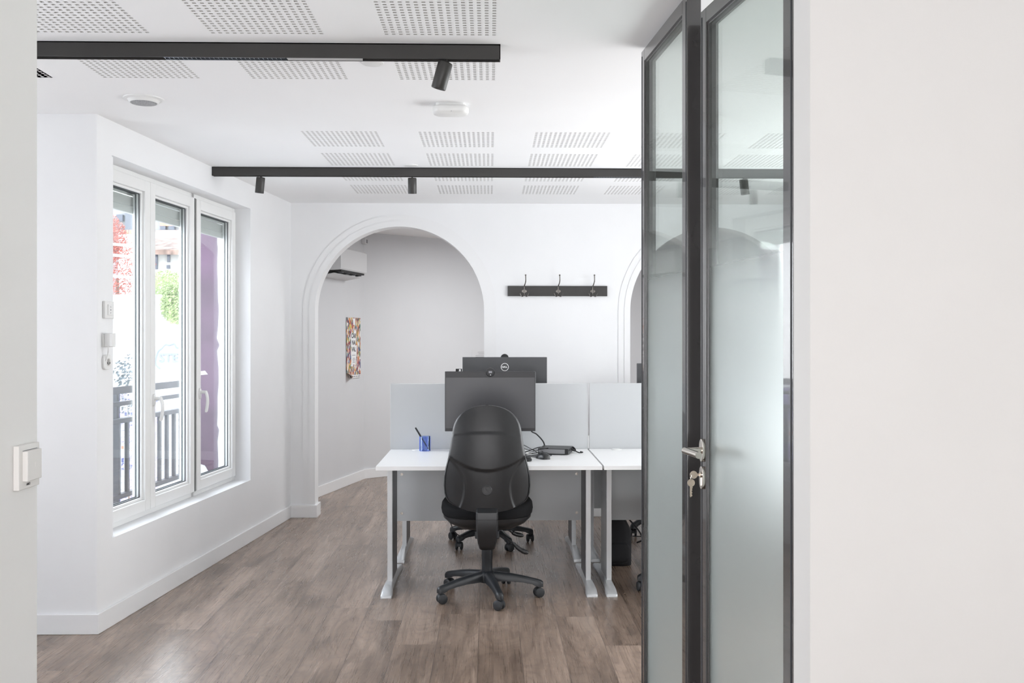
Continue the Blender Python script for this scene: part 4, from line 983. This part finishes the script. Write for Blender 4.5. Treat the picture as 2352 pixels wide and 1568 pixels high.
rdir = (Vector((3.0, YB + 0.14, 0)) - Vector((2.45, 10.9, 0))).normalized(); p = Vector((2.45, 10.9, 0)) + rdir * 0.95
ac_unit((p.x, p.y, 1.95), math.atan2(rdir.y, rdir.x), 0.80, 'white wall air conditioner seen through the glass door and second arch')
# poster
PS, PE, PZ0, PZ1 = 0.707, 1.083, 1.015, 1.600
p = C1 + LD * ((PS + PE) / 2)
t = thing('poster', 'colourful carnival poster with white lettering panel on the grey wall', 'poster', (p.x, p.y, (PZ0 + PZ1) / 2), LA)
hw, hh = (PE - PS) / 2, (PZ1 - PZ0) / 2
b = MB()
def ps(u, v):
    x = (2 * u - 1) * hw; z_ = (2 * v - 1) * hh
    curl = max(0, (-x / hw) - 0.35) * max(0, (-z_ / hh) - 0.80) * 0.55
    return (x, -0.003 - curl - 0.002 * (1 - v), z_ + curl * 0.3)
b.grid(ps, 24, 40); ph = b.build('poster_sheet', M['poster'], t, solid=0.0008)
def frame_w(b, pts, y): b.prism(pts, 'y', y, y - 0.0008)
b = MB(); frame_w(b, [(-0.085, -0.175), (-0.06, -0.14), (-0.08, -0.05), (-0.065, 0.02), (-0.085, 0.10), (-0.06, 0.165), (-0.02, 0.13), (0.02, 0.175), (0.065, 0.165), (0.06, 0.09), (0.045, 0.02), (0.085, 0.03), (0.075, -0.06), (0.06, -0.12), (0.05, -0.17), (0.0, -0.155), (-0.03, -0.18)], -0.0055)
frame_w(b, [(-0.03, 0.285), (0.04, 0.285), (0.035, 0.225), (-0.015, 0.22)], -0.0055)
frame_w(b, [(-0.12, -0.291), (0.187, -0.291), (0.187, -0.262), (-0.14, -0.262)], -0.0060)
wp = b.build('title_panel', M['white'], t)
for s_, z_ in (('CAR', 0.115), ('NA', 0.05), ('VAL', -0.015)): text('lettering', s_, 0.062, M['ink'], wp, (-0.005, -0.0066, z_), (PI / 2, 0, 0), 0.0003, bold=0.0015)
b = MB()
for z_, w in ((-0.07, 0.045), (-0.10, 0.028), (-0.113, 0.036), (-0.126, 0.022), (-0.139, 0.03)): b.box(-w, w, -0.0068, -0.0062, z_ - 0.0025, z_ + 0.0025)
for x in (-0.10, -0.05, 0.0, 0.05, 0.10, 0.14): b.box(x, x + 0.035, -0.0072, -0.0066, -0.281, -0.272)
b.build('small_print', M['greyink'], wp)
# notice on the slanting wall
LA2 = math.atan2(C3.y - C2.y, C3.x - C2.x); d2v = Vector((math.cos(LA2), math.sin(LA2), 0))
def on_far_wall(px):
    best = min((abs(P(px, 778, (C2 + d2v * s).y).x - (C2 + d2v * s).x), s) for s in [i * 0.005 for i in range(360)]); return best[1]
s0, s1 = on_far_wall(1084), on_far_wall(1116)
p = C2 + d2v * s0
t = thing('paper_notice', 'white paper notice on the grey wall just above the rear monitor', 'notice', (p.x, p.y, P(1084, 803, p.y).z), LA2)
b = MB(); b.box(0, 0.30, -0.0025, -0.0010, -0.297, 0); b.build('paper_sheet', mat('grey_copy_paper', (0.66, 0.66, 0.67), 0.7), t)
b = MB()
for i, (a_, w_) in enumerate(((0.08, 0.16), (0.09, 0.15), (0.05, 0.12), (0.05, 0.18), (0.05, 0.17), (0.05, 0.15), (0.05, 0.18), (0.05, 0.10))): b.box(a_, a_ + w_, -0.0032, -0.0024, -0.030 - i * 0.017, -0.0265 - i * 0.017)
b.build('printed_line', M['greyink'], t)
# sensor in the corner
p = C2 - LD * 0.05
t = thing('corner_sensor', 'small white sensor box high in the wall corner behind the arch', 'sensor', (p.x, p.y, 2.335), LA)
b = MB(); b.box(-0.03, 0.035, -0.045, 0, 0, 0.062); b.build('sensor_case', M['acp'], t, bevel=0.004)
b = MB(); b.box(-0.006, 0.024, -0.0475, -0.043, 0.010, 0.045); b.build('sensor_lens', M['greyink'], t)

# ------------------------------------------------------------------ outdoors
def wl(s, d, z=0): return A + Vector((math.cos(WANG), math.sin(WANG), 0)) * s + Vector((-math.sin(WANG), math.cos(WANG), 0)) * d + Vector((0, 0, z))
b = MB(); b.box(0.30, 5.5, TW, 1.0, -0.12, 0.20)
o = b.build('balcony_slab', M['slab']); o.location = A; o.rotation_euler = (0, 0, WANG); tag(o, 'pale concrete balcony slab outside the window', 'balcony slab', kind='structure')
rl = thing('balcony_railing', 'blue-grey metal railing on the balcony outside the window', 'railing', wl(0, 0.81), WANG)
b = MB()
x0, x1 = 0.32, 4.6
b.box(x0, x1, -0.004, 0.004, 1.025, 1.075); b.build('top_rail', M['rail'], rl, bevel=0.001)
b = MB(); b.box(x0, x1, -0.010, 0.010, 0.945, 0.975); b.build('middle_rail', M['rail'], rl, bevel=0.001)
b = MB(); b.box(x0, x1, -0.020, 0.020, 0.830, 0.862); b.box(x0, x1, -0.020, 0.020, 0.325, 0.357); b.build('baluster_frame', M['rail'], rl, bevel=0.001)
xx = x0
while xx < x1:
    b = MB(); b.box(xx, xx + 0.032, -0.010, 0.010, 0.357, 0.830); b.build('baluster', M['rail'], rl); xx += 0.125
for s in (0.40, 1.86, 3.8):
    b = MB(); b.box(s, s + 0.045, 0.022, 0.062, 0.20, 1.06); b.build('post', M['rail'], rl)
b = MB(); xx = x0
while xx < x1: b.box(xx, xx + 0.0035, 0.075, 0.0785, 0.22, 1.02); xx += 0.045
zz = 0.22
while zz < 1.03: b.box(x0, x1, 0.079, 0.0825, zz, zz + 0.0035); zz += 0.045
wm = b.build('wire_mesh', M['wire'], rl); wm['label'] = 'fine galvanised wire mesh'
# purple pier
t = thing('purple_pier', 'purple painted wall pier with ragged white edge outside the window', 'wall pier', wl(2.10, TW - 0.03), WANG)
b = MB(); b.box(0, 0.35, 0.045, 0.26, -0.1, 3.3); b.build('painted_wall', M['purple'], t)
b = MB(); pts = [(-0.0, -0.1)]
random.seed(3)
zq = -0.1
edge = []
while zq < 3.3:
    edge.append((0.048 + random.uniform(-0.010, 0.014), zq)); zq += random.uniform(0.03, 0.12)
poly = [(0.0, -0.1)] + edge + [(0.05, 3.3), (0.0, 3.3)]
b.prism(poly, 'x', -0.012, 0.0); b.prism([(0.0, -0.1), (0.05, -0.1), (0.05, 3.3), (0.0, 3.3)], 'x', 0.0, 0.35)
b.build('bare_plaster', M['render'], t)
b = MB(); b.prism([(0.10, 0.38), (0.16, 0.39), (0.24, 0.40), (0.25, 0.50), (0.20, 0.535), (0.15, 0.52), (0.12, 0.47)], 'x', -0.004, 0.0); b.prism([(0.13, 1.150), (0.22, 1.140), (0.22, 1.165), (0.15, 1.175)], 'x', -0.004, 0.0); b.build('plaster_patch', M['render'], t)

# ground and retaining walls
b = MB(); b.box(-60, -2.2, -10, 80, -2.9, -2.8); tag(b.build('courtyard_ground', M['ground']), 'pale ground of the courtyard below the balcony', 'ground', kind='structure')
def vwall(name, label, px0, px1, Y, ytop, zbot, m, cat='wall', th=0.3, ytop2=None):
    a, c = P(px0, ytop, Y), P(px1, ytop if ytop2 is None else ytop2, Y)
    b = MB(); b.prism([(a.x, zbot), (c.x, zbot), (c.x, c.z), (a.x, a.z)], 'y', Y, Y + th)
    return tag(b.build(name, M[m]), label, cat)
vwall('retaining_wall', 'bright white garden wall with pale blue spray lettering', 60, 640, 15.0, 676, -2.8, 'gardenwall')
vwall('painted_wall', 'low wall covered in purple and red graffiti behind the railing', 60, 345, 12.0, 905, -2.8, 'graffiti')
gt = thing('graffiti_tag', 'pale blue sprayed lettering inside a cloud outline on the white wall', 'graffiti', P(392, 822, 14.985))
sc_ = 15.0 / F
def wob(px, py): return ((px - 392) * sc_, -0.004, (822 - py) * sc_)
text('lettering', 'STEK', 29 * sc_, M['gblue'], gt, wob(396, 823), (PI / 2, 0, 0), 0.003, bold=0.004, sx=0.95)
b = MB(); b.tube(spline([wob(*q) for q in ((368, 846), (359, 838), (358, 826), (363, 808), (372, 800), (380, 791), (388, 793), (400, 790), (405, 799), (414, 798), (420, 808))], 6), 0.010, 6); b.build('cloud_outline', M['gblue'], gt)
def leaves(b, n, c0, c1, size, shape='box'):
    c0, c1 = Vector(c0), Vector(c1)
    for _ in range(n):
        if shape == 'ball':
            while True:
                q = Vector([random.uniform(-1, 1) for _ in range(3)])
                if 0.3 < q.length < 1: break
            p_ = Vector([(c0[i] + c1[i]) / 2 + q[i] * (c1[i] - c0[i]) / 2 for i in range(3)])
        else: p_ = Vector([random.uniform(c0[i], c1[i]) for i in range(3)])
        a = Vector([random.gauss(0, 1) for _ in range(3)]).normalized(); d = a.orthogonal().normalized(); e = a.cross(d); s_ = size * random.uniform(0.6, 1.3)
        b.face([p_ - d * s_, p_ + e * s_ * 0.5, p_ + d * s_, p_ - e * s_ * 0.5])
def plant(name, label, cat, boxes, n, size, m, trunk, Y):
    t = thing(name, label, cat, (trunk[0], trunk[1], trunk[2]))
    b = MB()
    for (c0, c1, sh_) in boxes: leaves(b, n, Vector(c0) - t.location, Vector(c1) - t.location, size, sh_)
    b.build('foliage', M[m], t, ang=180, recalc=False)
    b = MB(); tr_ = trunk[4] if len(trunk) > 4 else 0.09; b.tube([(0, 0, 0), (0.03, 0, trunk[3] * 0.5), (0, 0.02, trunk[3])], [tr_, tr_ * 0.8, tr_ * 0.3], 10); b.build('trunk', M['bark'], t)
Yr = 16.2
a, c = P(190, 682, Yr), P(326, 556, Yr); a2, c2 = P(190, 600, Yr), P(280, 486, Yr)
plant('red_leaf_tree', 'red-leaved tree behind thin white wires above the garden wall', 'tree', [((a.x, Yr - 0.4, a.z), (c.x, Yr + 0.7, c.z), 'box'), ((a2.x, Yr - 0.3, a2.z), (c2.x, Yr + 0.6, c2.z), 'ball')], 5200, 0.018, 'leafred', ((a.x + c.x) / 2, Yr + 0.2, -2.8, 5.2), Yr)
wf = thing('wire_trellis', 'three thin white wires strung across the red tree', 'wire trellis', P(170, 600, 15.5))
for yy in (561, 586, 634):
    a_, c_ = P(170, yy - 8, 15.5) - wf.location, P(334, yy + 6, 15.5) - wf.location; b = MB(); b.tube([a_, c_], 0.022, 8); b.build('wire', M['render'], wf)
for xx_ in (170, 334):
    q_ = P(xx_, 545, 15.5) - wf.location; b = MB(); b.cyl((q_.x, 0, -2.8 - wf.location.z), (q_.x, 0, q_.z), 0.04); b.build('post', M['render'], wf)
Yg = 16.4
a, c = P(352, 705, Yg), P(440, 622, Yg); a2, c2 = P(385, 745, 14.9), P(450, 655, 14.9)
plant('green_bush', 'light green bush spilling over the garden wall', 'bush', [((a.x, Yg - 1.0, a.z), (c.x, Yg + 0.8, c.z), 'ball'), ((a2.x, 14.3, a2.z), (c2.x, 14.95, c2.z), 'ball')], 4600, 0.020, 'leafgreen', ((a.x + c.x) / 2, Yg, -2.8, 4.4), Yg)
Ys = 11.4
a, c = P(262, 905, Ys), P(322, 808, Ys)
plant('dark_shrub', 'dark spiky shrub rising behind the railing', 'shrub', [((a.x, Ys - 0.3, a.z - 0.3), (c.x, Ys + 0.3, c.z), 'ball')], 420, 0.024, 'leafdark', ((a.x + c.x) / 2, Ys, -2.8, 3.4, 0.02), Ys)
# house with tiled roof
Yh = 30.0
h0, h1 = P(318, 600, Yh), P(440, 600, Yh); ez, ez2 = P(340, 572, Yh).z, P(430, 562, Yh).z
t = thing('tiled_house', 'white house with low clay tile roof beyond the garden', 'house', (h0.x, Yh, -2.8))
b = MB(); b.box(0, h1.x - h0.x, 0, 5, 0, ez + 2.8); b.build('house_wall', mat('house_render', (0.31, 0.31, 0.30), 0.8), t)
b = MB(); rz = P(340, 527, Yh + 2.5).z + 2.8
b.prism([(-0.4, ez + 2.8 - 0.05), (2.6, rz), (5.4, ez + 2.8 - 0.05), (5.4, ez + 2.8 - 0.2), (2.6, rz - 0.15), (-0.4, ez + 2.8 - 0.2)], 'x', -0.3, h1.x - h0.x + 0.3); b.build('tile_roof', M['tile'], t)
for (q0, q1, r0, r1) in ((385, 391, 580, 602), (357, 363, 582, 618), (384, 391, 609, 617)):
    a_, c_ = P(q0, r1, Yh), P(q1, r0, Yh); b = MB(); b.box(a_.x - h0.x, c_.x - h0.x, -0.05, 0.05, a_.z + 2.8, c_.z + 2.8); b.build('house_window', M['darkwin'], t)
a_, c_ = P(404, 570, Yh), P(412, 518, Yh); b = MB(); b.box(a_.x - h0.x, c_.x - h0.x + 0.3, 1.5, 2.3, a_.z + 2.8, c_.z + 2.8); b.build('chimney', M['brick'], t)
# small roof with chimney pots
Yc = 26.0
a_, c_ = P(272, 575, Yc), P(318, 538, Yc)
t = thing('chimney_stack', 'white chimney stack with a row of clay pots', 'chimney', (a_.x, Yc, -2.8))
b = MB(); b.box(0, (c_.x - a_.x) * 0.62, 0, 0.6, 0, c_.z + 2.8); b.build('stack', M['render'], t)
for i in range(4):
    b = MB(); xx = 0.05 + i * 0.075; b.cyl((xx, 0.3, c_.z + 2.8), (xx, 0.3, c_.z + 2.95), 0.030, 0.024, 12); b.build('chimney_pot', M['brick'], t)
# apartment block
Yk = 44.0
k0, k1 = P(60, 480, Yk), P(520, 480, Yk)
t = thing('apartment_block', 'pale grey apartment block with dark windows far behind the garden', 'building', (k0.x, Yk, -2.8))
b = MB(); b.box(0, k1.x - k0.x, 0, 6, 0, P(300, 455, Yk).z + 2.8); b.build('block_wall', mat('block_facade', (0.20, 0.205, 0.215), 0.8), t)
a_, c_ = P(290, 560, Yk), P(312, 470, Yk); b = MB(); b.box(a_.x - k0.x, c_.x - k0.x, -0.15, 0, 6, c_.z + 2.8); b.build('grey_bay', M['block'], t)
a_, c_ = P(371, 520, Yk), P(440, 500, Yk); b = MB(); b.box(a_.x - k0.x, c_.x - k0.x, -0.2, 0, a_.z + 2.8, c_.z + 2.8); b.build('red_parapet', M['brick'], t)
for (q0, q1, r0, r1) in ((272, 286, 494, 509), (316, 324, 494, 510), (272, 286, 521, 530), (316, 324, 521, 531), (372, 384, 520, 529), (391, 404, 520, 529), (236, 250, 494, 509)):
    a_, c_ = P(q0, r1, Yk), P(q1, r0, Yk); b = MB(); b.box(a_.x - k0.x, c_.x - k0.x, -0.25, 0.05, a_.z + 2.8, c_.z + 2.8); b.build('block_window', M['darkwin'], t)
